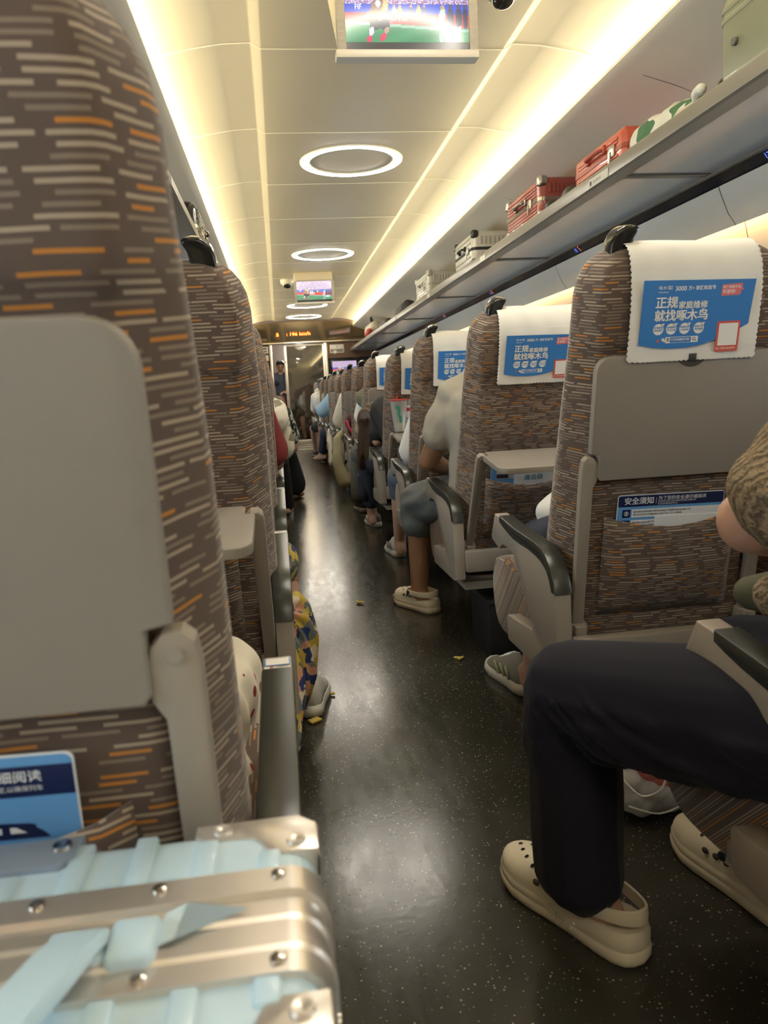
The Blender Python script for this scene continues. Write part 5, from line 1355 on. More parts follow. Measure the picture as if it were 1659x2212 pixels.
# attendant standing in the doorway
A = Vector((0.075, 15.32, 0))
J = dict(pelvis=(0, 0, 0.92), belly=(0, 0, 1.06), chest=(0, 0.0, 1.26), neck=(0, 0, 1.43), head=(0.005, -0.03, 1.56), shL=(0.165, 0, 1.36), shR=(-0.165, 0, 1.36), elL=(0.20, -0.12, 1.12), wrL=(0.07, -0.235, 1.08), elR=(-0.21, 0.02, 1.10), wrR=(-0.18, -0.08, 0.88),
         hipL=(0.09, 0, 0.90), hipR=(-0.09, 0, 0.90), knL=(0.09, -0.02, 0.49), knR=(-0.09, -0.02, 0.49), anL=(0.09, 0, 0.09), anR=(-0.09, 0, 0.09), look=(0.1, -1, -0.1))
J = {k: (Vector(v)+A if k != 'look' else Vector(v)) for k, v in J.items()}; J['ftL'] = J['ftR'] = Vector((0, -1, 0))
p = person(J, 'standing attendant in slate blue uniform holding the edge of the far door', SKIN, [('shirt', shirt_caps(J, 0.016, 0.55), UNIF), ('trousers', leg_caps(J, 0.018, 1.9), BLACKT)], voxel=0.009)
b = MB(); b.box(A.x-0.10, A.x-0.04, A.y-0.150, A.y-0.138, 1.22, 1.30, 0.004); b.build('badge', mat('badge_dark', (0.02, 0.02, 0.03), 0.4), p)
b = MB()
for q in (-1, 1): b.box(A.x+q*0.165-0.035, A.x+q*0.165+0.035, A.y-0.03, A.y+0.03, 1.43, 1.442, 0.004)
b.build('shoulder_board', mat('badge_navy', (0.015, 0.018, 0.04), 0.5), p)
for q in 'LR': trainer(p, J['an'+q], (0, -1, 0), SHOEK, SHOEK, 0.26, name='shoe')

# ------------------------------------------------------------------ luggage on the racks
def rack_case(name, c, size, col, label, ribs='y', trim=None, rough=0.35, wheels=True, handle=True, guards=None, rz=0.0, side=-1, nrib=7, zipper=True):
    """hard suitcase lying on its side; c = centre of its foot, size = (x depth, y length, z height); its face with handle looks to x = side"""
    sx, sy, sz = size
    t = empty(name, c, rz)
    body = mat('shell_'+label.replace(' ', '_')[:24], col, rough, coat=0.3)
    rib = mat('rib_'+label.replace(' ', '_')[:24], tuple(v*0.72 for v in col), rough)
    dark = MATS['matte_black']
    lift = 0.022 if wheels else 0.0
    b = MB(); b.box(-sx/2, sx/2, -sy/2, sy/2, 0.004, sz, min(sz, sx)*0.16, 4)
    b.mi = 1
    mid = sz*0.5
    for k in range(nrib):
        f = (k+0.5)/nrib; z = 0.03+(sz-0.06)*f
        if abs(z-mid) < 0.022 and zipper: continue
        b.box(side*sx/2-0.005, side*sx/2+0.005, -sy/2+0.05, sy/2-0.05, z-0.006, z+0.006, 0.004)
        for q in (-1, 1): b.box(-sx/2+0.05, sx/2-0.05, q*sy/2-0.005, q*sy/2+0.005, z-0.006, z+0.006, 0.004) if ribs == 'z' else None
    for k in range(nrib+2):
        x = -sx/2+0.05+(sx-0.10)*(k+0.5)/(nrib+2)
        b.box(x-0.008, x+0.008, -sy/2+0.05, sy/2-0.05, sz-0.004, sz+0.005, 0.004)
        for q in (-1, 1): b.box(x-0.008, x+0.008, q*sy/2-0.005, q*sy/2+0.005, 0.04, mid-0.03, 0.004); b.box(x-0.008, x+0.008, q*sy/2-0.005, q*sy/2+0.005, mid+0.03, sz-0.04, 0.004)
    b.build('shell', body, t, sharp=0.6, extra=[rib if trim is None else body])
    if zipper:
        b = MB()
        ring = rrect(-sx/2-0.003, sx/2+0.003, -sy/2-0.003, sy/2+0.003, min(sz, sx)*0.16, 5)
        b.loft([[(x, y, mid+h) for x, y in ring] for h in (-0.009, 0.009)], caps=False); b.loft([[(x*0.985, y*0.99, mid+h) for x, y in ring] for h in (-0.011, 0.011)], caps=True)
        b.build('zipper_band', trim or dark, t, sharp=0.6)
    if wheels:
        for q in (0.14, 0.86):
            for zz in (0.05, sz-0.05):
                b = MB(); b.lathe([(0.002, -0.013), (0.024, -0.013), (0.027, -0.006), (0.027, 0.006), (0.024, 0.013), (0.002, 0.013)], (-sx/2+sx*q, sy/2+0.026, zz), 'x', 16)
                b.box(-sx/2+sx*q-0.017, -sx/2+sx*q+0.017, sy/2-0.006, sy/2+0.022, zz-0.015, zz+0.015, 0.005)
                b.build('wheel', dark if guards is None else mat('wheel_grey', (0.35, 0.33, 0.30), 0.5), t, sharp=0.6)
    if handle:
        b = MB(); x = side*(sx/2+0.0); o_ = side*0.03
        b.tube(crom([(x, -0.085, mid+0.03), (x+o_*0.8, -0.075, mid+0.03), (x+o_, -0.04, mid+0.03), (x+o_, 0.04, mid+0.03), (x+o_*0.8, 0.075, mid+0.03), (x, 0.085, mid+0.03)], 4), 0.008, 8)
        for q in (-1, 1): b.box(min(x, x+o_*0.5), max(x, x+o_*0.5), q*0.088-0.014, q*0.088+0.014, mid+0.012, mid+0.048, 0.004)
        b.build('side_handle', trim or dark, t, sharp=0.6)
        b = MB(); b.box(min(x, x+o_*0.4), max(x, x+o_*0.4), -0.19, -0.13, mid-0.025, mid+0.025, 0.005); b.tube([(x+o_*0.5, -0.16, mid), (x+o_*0.5, -0.155, mid-0.05)], 0.005, 6)
        b.build('lock', mat('lock_steel', (0.5, 0.48, 0.44), 0.3, metal=0.9), t, sharp=0.6)
    if guards:
        for q in (-1, 1):
            for zz in (0.0, 1.0):
                b = MB(); z0 = 0.0 if zz == 0 else sz-0.055
                b.box(min(side*sx/2-side*0.05, side*sx/2+side*0.006), max(side*sx/2-side*0.05, side*sx/2+side*0.006), q*(sy/2-0.02)-0.027, q*(sy/2-0.02)+0.027, z0, z0+0.060, 0.018, 3)
                b.build('corner_guard', guards, t)
    return tag(t, label, 'suitcase', 'suitcases on the racks')
SHZ = 1.822
STEEL = MATS['steel']
rack_case('suitcase', (1.675, 3.45, SHZ), (0.39, 0.53, 0.155), (0.56, 0.10, 0.055), 'bright orange red ribbed suitcase with a zip, on the right rack', nrib=7, trim=mat('zip_red', (0.40, 0.07, 0.04), 0.5))
rack_case('suitcase', (1.67, 4.53, SHZ), (0.38, 0.62, 0.235), (0.30, 0.055, 0.045), 'dark red ribbed suitcase with steel corners and wire handle, on the right rack', nrib=10, trim=mat('chrome_trim', (0.28, 0.26, 0.24), 0.22, metal=0.9), guards=STEEL)
rack_case('suitcase', (1.66, 5.98, SHZ), (0.36, 0.58, 0.255), (0.52, 0.49, 0.42), 'silver suitcase with black band and black corners, on the right rack', nrib=6, guards=mat('guard_black', (0.02, 0.02, 0.02), 0.4))
rack_case('suitcase', (1.66, 7.72, SHZ), (0.36, 0.66, 0.245), (0.50, 0.48, 0.42), 'plain silver ribbed suitcase, farthest hard case on the right rack', nrib=8, trim=mat('silver_trim', (0.36, 0.34, 0.30), 0.4), guards=mat('guard_silver', (0.46, 0.44, 0.39), 0.35))
# tall green case near the camera: plain shell with two raised bands and a side foot
t = empty('suitcase', (1.545, 2.12, SHZ))
G = mat('sage_green_shell', (0.165, 0.175, 0.112), 0.35, coat=0.2)
b = MB(); b.box(-0.085, 0.085, -0.34, 0.34, 0.0, 0.285, 0.04, 5); b.build('shell', G, t)
b = MB()
for z in (0.205, 0.235): b.loft([[(x*k, y*k2, z+h) for x, y in rrect(-0.085, 0.085, -0.34, 0.34, 0.04, 6)] for h, k, k2 in ((-0.010, 0.99, 0.995), (-0.006, 1.03, 1.018), (0.006, 1.03, 1.018), (0.010, 0.99, 0.995))], caps=False)
b.build('raised_bands', G, t)
b = MB(); b.lathe([(0.012, 0), (0.012, -0.012), (0.008, -0.014), (0.007, -0.008), (0.0, -0.008)], (-0.085, 0.24, 0.12), 'x', 14); b.build('side_foot', mat('green_foot', (0.13, 0.13, 0.10), 0.4), t)
for q in (0.0,):
    for zz in (0.06, 0.22):
        b = MB(); b.lathe([(0.002, -0.012), (0.024, -0.012), (0.026, 0), (0.024, 0.012), (0.002, 0.012)], (q, -0.366, zz), 'x', 14); b.box(q-0.015, q+0.015, -0.36, -0.33, zz-0.014, zz+0.014, 0.004); b.build('wheel', DARK, t, sharp=0.6)
tag(t, 'tall sage green suitcase at the top right corner of the frame', 'suitcase', 'suitcases on the racks')
rack_case('suitcase', (-0.545, 5.15, SHZ), (0.30, 0.75, 0.285), (0.018, 0.018, 0.019), 'black ribbed suitcase on the left rack, the nearer one', nrib=9, side=1, rough=0.22, trim=mat('chrome_trim', (0.28, 0.26, 0.24), 0.22, metal=0.9))
rack_case('suitcase', (-0.56, 6.35, SHZ), (0.34, 0.7, 0.25), (0.03, 0.03, 0.032), 'black suitcase on the left rack behind the ribbed one', nrib=5, side=1, rough=0.3, trim=mat('gold_zip', (0.45, 0.36, 0.22), 0.4))
def soft_bag(name, label, cat, caps, m, parts=(), voxel=0.010, fold=0.004, freq=60, group=None):
    f = lambda co, n: fold*(math.sin(co.x*freq+2*math.sin(co.y*freq*0.3))*math.sin(co.z*freq*0.8+co.y*freq*0.5))
    me = blob_mesh(name, caps, voxel, 5, f); me.materials.append(m)
    o = tag(link(name, me), label, cat, group)
    for nm, pts, r, mm in parts:
        b = MB(); b.tube(crom(pts, 5), r, 8); b.build(nm, mm, o)
    return o
SX = lambda y, z: 1.83+z
gw = patch_material('green_white_plastic', [(0.70, 0.68, 0.58), (0.10, 0.20, 0.11), (0.70, 0.68, 0.58), (0.66, 0.64, 0.54), (0.13, 0.24, 0.14)], 7.0, 0.1)
soft_bag('plastic_bag', 'green and white plastic carrier bag on the right rack beside the orange red case', 'bag',
         [((1.60, 2.97, 1.885), (1.545, 3.10, 1.885), 0.092, 0.072), ((1.60, 2.96, 1.895), (1.55, 2.74, 1.87), 0.085, 0.05), ((1.55, 2.76, 1.87), (1.54, 2.70, 1.865), 0.05, 0.03)], gw, fold=0.006)
wear('knot', blob_mesh('knot', [((1.55, 2.72, 1.885), (1.50, 2.66, 1.90), 0.026, 0.018), ((1.50, 2.66, 1.905), (1.485, 2.60, 1.895), 0.016, 0.020)], 0.007, 3), mat('bag_white', (0.68, 0.66, 0.58), 0.6), bpy.data.objects['plastic_bag'])
soft_bag('bowl_bag', 'pale cream bundle inside the carrier bag end, lying on the right rack lip', 'bundle', [((1.53, 2.80, 1.865), (1.53, 2.62, 1.86), 0.040, 0.034)], CREAMT, fold=0.002)
soft_bag('black_bag', 'shiny black bag wedged under the tall green suitcase', 'bag', [((1.52, 2.50, 1.865), (1.60, 2.52, 1.87), 0.038, 0.04)], mat('black_nylon', (0.015, 0.015, 0.016), 0.28), fold=0.004)
soft_bag('duffel_bag', 'dark olive soft bag between the dark red and orange red cases', 'bag', [((1.52, 3.86, 1.87), (1.60, 4.08, 1.88), 0.045, 0.062), ((1.50, 4.08, 1.865), (1.52, 4.14, 1.86), 0.035, 0.03)], mat('olive_black_nylon', (0.045, 0.045, 0.038), 0.5), fold=0.005)
soft_bag('duffel_bag', 'dark lumpy bag on the right rack past the silver cases, the nearer of two', 'bag', [((1.6, 9.2, 1.92), (1.6, 9.75, 1.91), 0.10, 0.085)], mat('grey_black_nylon', (0.03, 0.03, 0.03), 0.6), voxel=0.016)
soft_bag('duffel_bag', 'low dark bag on the right rack, just before the backpack', 'bag', [((1.56, 10.6, 1.89), (1.56, 11.2, 1.89), 0.065, 0.07)], mat('grey_black_nylon', (0.03, 0.03, 0.03), 0.6), voxel=0.016)
bp = soft_bag('backpack', 'pale backpack with red patch and dark loop at the far end of the right rack', 'bag', [((1.60, 12.3, 1.95), (1.58, 12.75, 1.95), 0.13, 0.12), ((1.52, 12.2, 1.89), (1.52, 12.4, 1.89), 0.07, 0.07)], mat('pale_canvas', (0.46, 0.41, 0.33), 0.8),
         [('loop', [(1.56, 12.35, 2.06), (1.55, 12.4, 2.13), (1.55, 12.55, 2.14), (1.57, 12.6, 2.06)], 0.012, BLACKT)], voxel=0.016)
wear('red_patch', blob_mesh('red_patch', [((1.475, 12.15, 1.90), (1.475, 12.45, 1.88), 0.055, 0.05)], 0.012, 3), mat('patch_red', (0.40, 0.05, 0.035), 0.7), bp)
soft_bag('duffel_bag', 'dark bag at the far end of the left rack', 'bag', [((-0.50, 12.0, 1.93), (-0.5, 12.6, 1.93), 0.11, 0.10), ((-0.46, 11.3, 1.90), (-0.46, 11.5, 1.90), 0.08, 0.08)], mat('grey_black_nylon', (0.03, 0.03, 0.03), 0.6), voxel=0.016)

# ------------------------------------------------------------------ light blue suitcase standing in the foreground
BLUESH = mat('pale_blue_shell', (0.50, 0.655, 0.745), 0.38, coat=0.15, var=0.02)
FRAMEM = mat('champagne_aluminium', (0.66, 0.60, 0.53), 0.30, metal=0.72)
T_ = empty('suitcase', (-0.183, 0.3856, 0.0)); T_.scale = (0.918, 0.918, 1.0394)
ZT, HX = 0.635, 0.203
for nm, y0, y1, s in (('shell', 0.015, 0.112, 1), ('shell', -0.015, -0.105, -1)):
    a, c = min(y0, y1), max(y0, y1)
    b = MB(); b.box(-HX+0.002, HX-0.002, a, c, 0.06, ZT, 0.019, 4)
    b.build(nm, BLUESH, T_)
    b = MB()
    for k in range(9):
        x = -HX+0.030+k*0.0430
        if s > 0 and k == 8: y_a, y_b = a+0.03, c-0.040
        elif s > 0 and k in (7,): y_a, y_b = a+0.006, c-0.020
        elif s > 0 and k in (2, 3, 4): y_a, y_b = a+0.006, c-0.034
        else: y_a, y_b = (a+0.006, c-0.006)
        if s < 0 and k == 8: y_a = a+0.040
        b.box(x-0.0075, x+0.0075, y_a, y_b, ZT-0.006, ZT+0.0026, 0.0024, 2)
    for k in range(10):
        z = 0.11+0.052*k
        b.box(HX-0.006, HX+0.0035, a+0.008, c-0.008, z-0.014, z+0.014, 0.0035, 3)
    b.build('shell', BLUESH, T_, sharp=0.7)
b = MB()   # aluminium frame: two rails with a groove, wrapping the case
ring = rrect(-HX-0.0015, HX+0.0015, 0.055, ZT+0.0015, 0.022, 6)
pr_ = [(-0.047, -0.002), (-0.047, 0.0025), (-0.030, 0.0025), (-0.028, 0.0045), (-0.020, 0.0045), (-0.018, 0.001), (-0.003, 0.001), (-0.001, 0.003), (0.001, 0.003), (0.003, 0.001), (0.018, 0.001), (0.020, 0.0045), (0.028, 0.0045), (0.030, 0.0025), (0.047, 0.0025), (0.047, -0.002)]
def off(x, z, d):
    cx = max(-HX+0.02, min(HX-0.02, x)); cz = max(0.077, min(ZT-0.02, z)); v = Vector((x-cx, z-cz)); v = v.normalized() if v.length > 1e-6 else Vector((0, 0))
    return x+v.x*d, z+v.y*d
b.loft([[(*[off(x, z, d)[0]], y, off(x, z, d)[1]) for x, z in ring] for y, d in pr_], caps=False)
b.mi = 1
for y in (-0.038, 0.038):
    for k in range(6): b.lathe([(0.0048, 0.0), (0.0045, 0.0018), (0.0025, 0.0026), (0.0, 0.0027)], (HX-0.026-0.074*k, y, ZT+0.0038), 'z', 14)
    for k in range(4): b.lathe([(0.0048, 0.0), (0.0045, 0.0018), (0.0025, 0.0026), (0.0, 0.0027)], (HX+0.0038, y, ZT-0.035-0.1*k), 'x', 14)
b.build('frame_band', FRAMEM, T_, sharp=0.6, extra=[mat('rivet_steel', (0.5, 0.46, 0.42), 0.18, metal=1.0)])
for s, yy in ((1, 0.112), (-1, -0.105)):
    b = MB()   # stepped corner plate
    st = [(HX-0.085, yy-s*0.0), (HX-0.085, yy-s*0.012), (HX-0.078, yy-s*0.020), (HX-0.045, yy-s*0.022), (HX-0.038, yy-s*0.030), (HX-0.034, yy-s*0.040), (HX-0.024, yy-s*0.045), (HX+0.001, yy-s*0.045), (HX+0.001, yy-s*0.012), (HX-0.012, yy+s*0.001)]
    b.prism(st, ZT-0.018, ZT+0.0016, 'xyz', 0.0014)
    b.prism([(HX-0.001, ZT), (HX+0.0022, ZT-0.004), (HX+0.0022, ZT-0.07), (HX-0.004, ZT-0.075)], min(yy-s*0.045, yy-s*0.006), max(yy-s*0.045, yy-s*0.006), 'xzy', 0.001)
    for x, y in ((HX-0.066, yy-s*0.011), (HX-0.014, yy-s*0.033)): b.lathe([(0.0068, 0.0), (0.0062, 0.0022), (0.0035, 0.0022), (0.0, 0.001)], (x, y, ZT+0.0016), 'z', 14)
    b.build('corner_guard', FRAMEM, T_, sharp=0.6)
b = MB()   # recessed plate of the pull handle, middle of the back edge
b.prism([(-0.075, 0.113), (-0.075, 0.09), (-0.065, 0.080), (0.030, 0.080), (0.038, 0.090), (0.040, 0.113)], ZT-0.02, ZT+0.0052, 'xyz', 0.0012)
b.mi = 1
for x in (-0.03, 0.028): b.lathe([(0.0068, 0.0), (0.0062, 0.002), (0.0, 0.001)], (x, 0.100, ZT+0.0052), 'z', 14)
b.build('pull_handle_plate', mat('blue_grey_plate', (0.20, 0.24, 0.30), 0.4), T_, sharp=0.6, extra=[MATS['rivet_steel']])
b = MB()   # carry handle hinged on the frame, folded towards the front
b.box(0.083, 0.110, -0.030, 0.004, ZT, ZT+0.012, 0.004, 3)
b.box(0.047, 0.0815, -0.026, 0.004, ZT, ZT+0.009, 0.004, 3)
b.loft([[(x+dx, y, z+h) for dx, h in ((-0.014, -0.004), (0.014, -0.004), (0.016, 0.0), (0.013, 0.006), (-0.013, 0.006), (-0.016, 0.0))] for x, y, z in ((0.067, -0.010, ZT+0.008), (0.063, -0.030, ZT+0.014), (0.055, -0.06, ZT+0.017), (0.043, -0.095, ZT+0.017), (0.028, -0.13, ZT+0.012))])
b.build('carry_handle', BLUESH, T_, sharp=0.9)
for qx in (-0.15, 0.15):
    for qy in (-0.07, 0.08):
        b = MB(); b.lathe([(0.002, -0.01), (0.026, -0.01), (0.029, 0), (0.026, 0.01), (0.002, 0.01)], (qx, qy, 0.029), 'x', 16); b.box(qx-0.016, qx+0.016, qy-0.016, qy+0.016, 0.035, 0.066, 0.005); b.build('wheel', DARK, T_, sharp=0.6)
b = MB(); b.pts([(0.160, 0.008, ZT+0.0048), (0.118, -0.012, ZT+0.0052), (0.100, -0.018, ZT+0.0045), (0.112, 0.012, ZT+0.0062), (0.122, 0.018, ZT+0.0062)], [(0, 4, 3, 2, 1)]); bmesh.ops.solidify(b.bm, geom=b.bm.faces[:], thickness=0.0006)
b.build('tape_scrap', mat('pale_blue_tape', (0.52, 0.64, 0.70), 0.5), T_, smooth=False)
tag(T_, 'light blue ribbed suitcase with champagne metal frame in the lower left foreground', 'suitcase')

# ------------------------------------------------------------------ cards and papers in the seat pockets
mat('card_navy', (0.010, 0.018, 0.075), 0.35); mat('card_blue', (0.13, 0.34, 0.66), 0.35); mat('card_white', (0.74, 0.75, 0.77), 0.4); mat('card_ink', (0.03, 0.03, 0.05), 0.5); mat('card_pale', (0.42, 0.46, 0.52), 0.4); mat('card_red', (0.45, 0.05, 0.05), 0.5)
def card(row, i, x0, x1, w0, w1, tilt, label, kind, d=-0.0565):
    Yf, root = row; s = 1 if root.location.x > 0.3 else -1
    bk = [o for o in root.children if o.name.startswith('backrest')][i]
    t = empty('safety_card', (root.location.x+bk.location.x, Yf+BPIV[0], BPIV[1])); t.rotation_euler = bk.rotation_euler
    w, h = x1-x0, w1-w0
    sub = Matrix.Translation((x0, d, w0)) @ Matrix.Rotation(-tilt, 4, 'Y')
    b = MB(); b.prism(rrect(0, w, 0, h, 0.006, 4), -0.0008, 0.0, 'xzy'); b.bm.transform(sub); b.build('card', MATS['card_white'], t, smooth=False)
    rt = sub.to_3x3() @ Vector((1, 0, 0)); up = sub.to_3x3() @ Vector((0, 0, 1))
    pr = PRINT(sub @ Vector((0, -0.0008, 0)), rt, up, 0.0003); m_ = 0.0015
    if kind == 1:
        pr.rect('card_blue', m_, w-m_, m_, h-m_, 1, 0.005)
        pr.rect('card_navy', m_, w-m_, h-0.026, h-m_, 2, 0.004)
        [pr.text('card_white', '安全须知', 0.014+q, h-0.0145, 0.0165, 0.006, k=lv) for q, lv in ((-0.0003, 3), (0.0003, 3.6))]; pr.rect('card_white', 0.0845, 0.0852, h-0.021, h-0.008, 3)
        pr.text('card_white', '为了您的安全请仔细阅读', 0.089, h-0.0105, 0.0098, 0.008, k=3)
        pr.text('card_white', '您在乘车过程中,请遵守铁路安全规定,以确保列车', 0.089, h-0.0175, 0.0040, 0.0, k=3); pr.text('card_white', '安全运行和旅客乘车安全。', 0.089, h-0.0225, 0.0040, 0.0, k=3)
        for j in range(2):
            y1 = h-0.032-0.024*j
            pr.rect('card_white', 0.033, w-0.006, y1-0.018, y1, 2); pr.rect('card_navy', 0.012, 0.030, y1-0.018, y1, 2); pr.disc('card_white', 0.021, y1-0.009, 0.005, 3); pr.disc('card_navy', 0.021, y1-0.009, 0.0038, 4); pr.rect('card_white', 0.0195, 0.0225, y1-0.012, y1-0.006, 5)
            pr.text('card_ink', '请在乘车过程中遵守列车安全规定,严禁携带危险品进站上车。', 0.036, y1-0.006, 0.0049, 0.008, k=3); pr.text('card_ink', '请勿在列车运行时触动安全设备,听从工作人员指挥。', 0.036, y1-0.0125, 0.0049, 0.008, k=3)
    else:
        pr.rect('card_blue', m_, w-m_, m_, h-m_, 1, 0.006); pr.rect('card_navy', m_, w-m_, h-0.033, h-0.009, 2)
        pr.text('card_white', '为了您的安全请仔细阅读', w-0.022, h-0.0175, 0.0096, 0.012, 'RIGHT', 3); pr.text('card_white', '请遵守铁路安全规定,以确保列车', w-0.022, h-0.0265, 0.0048, 0.0, 'RIGHT', 3)
        ty = h-0.061
        tr = [(0.02, ty-0.006), (w-0.022, ty-0.006)]+[(p.x, p.y) for p in crom([(w-0.022, ty-0.006, 0), (w-0.030, ty+0.002, 0), (w-0.050, ty+0.0075, 0), (0.02, ty+0.008, 0)], 4)][1:]
        pr.poly('card_navy', tr, 2)
        for j in range(9): x = w-0.062-0.0135*j; pr.rect('card_white', x, x+0.0085, ty-0.001, ty+0.004, 3)
        pr.poly('card_white', [(w-0.048, ty-0.001), (w-0.037, ty-0.001), (w-0.044, ty+0.004), (w-0.048, ty+0.004)], 3)
        pr.rect('card_white', m_, w-0.016, 0.004, h-0.071, 2, 0.004)
        for j in range(5):
            x = w-0.036-0.031*j; pr.rect('card_pale', x-0.012, x+0.012, h-0.098, h-0.074, 3, 0.002); pr.rect('card_white', x-0.0112, x+0.0112, h-0.0972, h-0.0748, 4, 0.002)
            pr.disc('card_red', x, h-0.086, 0.0065, 5); pr.disc('card_white', x, h-0.086, 0.0055, 6); pr.disc('card_ink', x, h-0.086, 0.0035, 7)
    pr.build('print', t)
    if kind == 1:
        b = MB(); b.box(0.085, w-0.005, -0.003, -0.001, 0.06, h-0.050); b.bm.transform(sub); b.build('folded_slip', MATS['card_white'], t, smooth=False)
    return tag(t, label, 'card', None)
card(RROWS[1], 0, -0.128, 0.110, 0.155, 0.300, -0.018, 'navy and blue safety card tucked in the pocket of the nearest right seat', 1)
card(LROWS[0], 0, -0.112, 0.114, 0.16, 0.312, -0.03, 'blue safety card with train drawing in the pocket of the blurred left seat', 2)
# magazine and paper bag behind the lowered tray
Yf, root = RROWS[2]; bk = [o for o in root.children if o.name.startswith('backrest')][0]
for nm, lab, cat, x0, x1, w1, dd, mm in (('magazine', 'blue magazine with photo cover in the pocket below the lowered right tray', 'magazine', -0.135, 0.120, 0.292, -0.0535, 'card_blue'), ('paper_bag', 'white paper cleaning bag in the pocket, in front of the blue magazine', 'paper bag', -0.055, 0.088, 0.284, -0.0585, 'card_white')):
    t = empty(nm, (root.location.x+bk.location.x, Yf+BPIV[0], BPIV[1])); t.rotation_euler = bk.rotation_euler
    b = MB(); b.box(x0, x1, dd, dd+0.003, 0.16, w1, 0.001); b.build('cover' if nm == 'magazine' else 'paper', MATS[mm], t, smooth=False)
    pr = PRINT((x0, dd, 0), (1, 0, 0), (0, 0, 1), 0.0005)
    if nm == 'magazine': pr.rect('card_pale', 0.018, 0.09, w1-0.045, w1-0.010); pr.rect('card_ink', 0.02, 0.06, w1-0.042, w1-0.028, 2); pr.rect('card_white', 0.02, 0.075, w1-0.024, w1-0.013, 2)
    else: pr.disc('card_ink', 0.022, w1-0.012, 0.004); pr.text('card_ink', 'CR', 0.028, w1-0.012, 0.007, 0.02); mat('print_teal', (0.05, 0.22, 0.32), 0.6); pr.text('print_teal', '清洁袋', 0.032, w1-0.036, 0.022, 0.012)
    pr.build('print', t); tag(t, lab, cat)

# stickers on the arm rests
mat('sticker_blue', (0.06, 0.20, 0.55), 0.4); mat('sticker_white', (0.72, 0.70, 0.66), 0.4)
for k in range(0, 6):
    Yf, root = LROWS[k]
    pr = PRINT((-0.0185, -0.024, 0.6045), (1, 0, 0), (0, 1, 0.0), 0.0006)
    if k == 0:
        pr.rect('sticker_white', -0.0165, 0.0165, -0.019, 0.021, 1); pr.rect('sticker_blue', -0.0165, 0.0165, -0.008, 0.021, 2); pr.rect('sticker_white', -0.0145, 0.0150, -0.006, 0.0185, 3)
        pr.disc('card_red', -0.007, -0.0135, 0.0026, 3); pr.text('card_ink', '中国铁路', -0.002, -0.0135, 0.0042, 0.02, k=3)
    else: pr.rect('sticker_white', -0.0165, 0.0165, -0.004, 0.018, 1); pr.text('card_ink', '扫码点餐', -0.012, 0.007, 0.006, 0.02, k=3)
    pr.build('sticker', root)

# ------------------------------------------------------------------ drinks on the lowered tray of the fourth row
Yf, root = RROWS[4]; tz = None
tb = [o for o in root.children if o.name.startswith('tray_table')][0]
bpy.context.view_layer.update()
def tray_top(x, y):
    M = tb.matrix_world; c = M @ Vector((0, -0.047, 0.46)); n_ = (M.to_3x3() @ Vector((0, 1, 0))); n_ = n_ if n_.z > 0 else -n_
    best = max((M @ Vector((0, dd, 0.46)) for dd in (-0.066, -0.047)), key=lambda p: p.z)
    return best.z-((x-best.x)*n_.x+(y-best.y)*n_.y)/n_.z
cxx, cyy = 0.662, Yf-0.605
t = empty('drink_cup', (cxx, cyy, tray_top(cxx, cyy)+0.002))
CUP = glass_material('cup_plastic', (0.86, 0.86, 0.84), 0.10)
nt_ = CUP.node_tree; df = nt_.nodes.new('ShaderNodeBsdfDiffuse'); df.inputs[0].default_value = (0.75, 0.74, 0.72, 1); mx2 = nt_.nodes.new('ShaderNodeMixShader'); mx2.inputs[0].default_value = 0.42
out_ = nt_.nodes['Material Output']; src = out_.inputs[0].links[0].from_socket; nt_.links.new(src, mx2.inputs[1]); nt_.links.new(df.outputs[0], mx2.inputs[2]); nt_.links.new(mx2.outputs[0], out_.inputs[0])
b = MB(); b.lathe([(0.001, 0.0), (0.030, 0.0), (0.0325, 0.01), (0.0475, 0.172), (0.049, 0.175)], n=28, caps=False); b.build('cup', CUP, t)
b = MB(); b.lathe([(0.049, 0.172), (0.0515, 0.174), (0.0515, 0.180), (0.046, 0.183), (0.0, 0.184)], n=28, caps=False); b.build('lid', mat('red_lid', (0.55, 0.07, 0.06), 0.3, alpha=1.0), t)
b = MB(); b.tube([(0.006, 0.0, 0.03), (-0.010, 0.0, 0.235)], 0.0048, 10); b.build('straw', mat('red_straw', (0.6, 0.06, 0.05), 0.35), t)
b = MB(); b.lathe([(0.001, 0.004), (0.029, 0.004), (0.0335, 0.046), (0.001, 0.05)], n=20); b.build('drink', mat('lemon_drink', (0.62, 0.55, 0.22), 0.2), t)
mat('cup_green', (0.05, 0.26, 0.17), 0.5)
b = MB()
for a0, a1, z0, z1 in ((-1.95, -1.55, 0.085, 0.15), (-2.15, -1.85, 0.12, 0.14), (-1.75, -1.35, 0.06, 0.10)):
    rr = []
    for a in [a0+(a1-a0)*k/6 for k in range(7)]:
        q = []
        for z in (z0, z1): r = 0.0325+(z-0.01)/0.162*0.015+0.0008; q.append((r*math.cos(a), r*math.sin(a), z+0.01*math.sin(a*5)))
        rr.append(q)
    b.loft(rr, caps=False, closed=False)
b.build('green_print', MATS['cup_green'], t)
tag(t, 'clear plastic cup with red lid and straw on the lowered tray', 'cup')
bx, by = 0.728, Yf-0.575
t = empty('water_bottle', (bx, by, tray_top(bx, by)+0.002))
b = MB(); b.lathe([(0.001, 0.0), (0.028, 0.0), (0.031, 0.006), (0.031, 0.06), (0.0295, 0.065), (0.031, 0.07), (0.031, 0.15), (0.026, 0.175), (0.015, 0.197), (0.0125, 0.205), (0.0125, 0.215)], n=24, caps=False)
b.build('bottle', CUP, t)
b = MB(); b.lathe([(0.0155, 0.207), (0.0155, 0.226), (0.014, 0.229), (0.0, 0.229)], n=20); b.build('cap', WHITE, t)
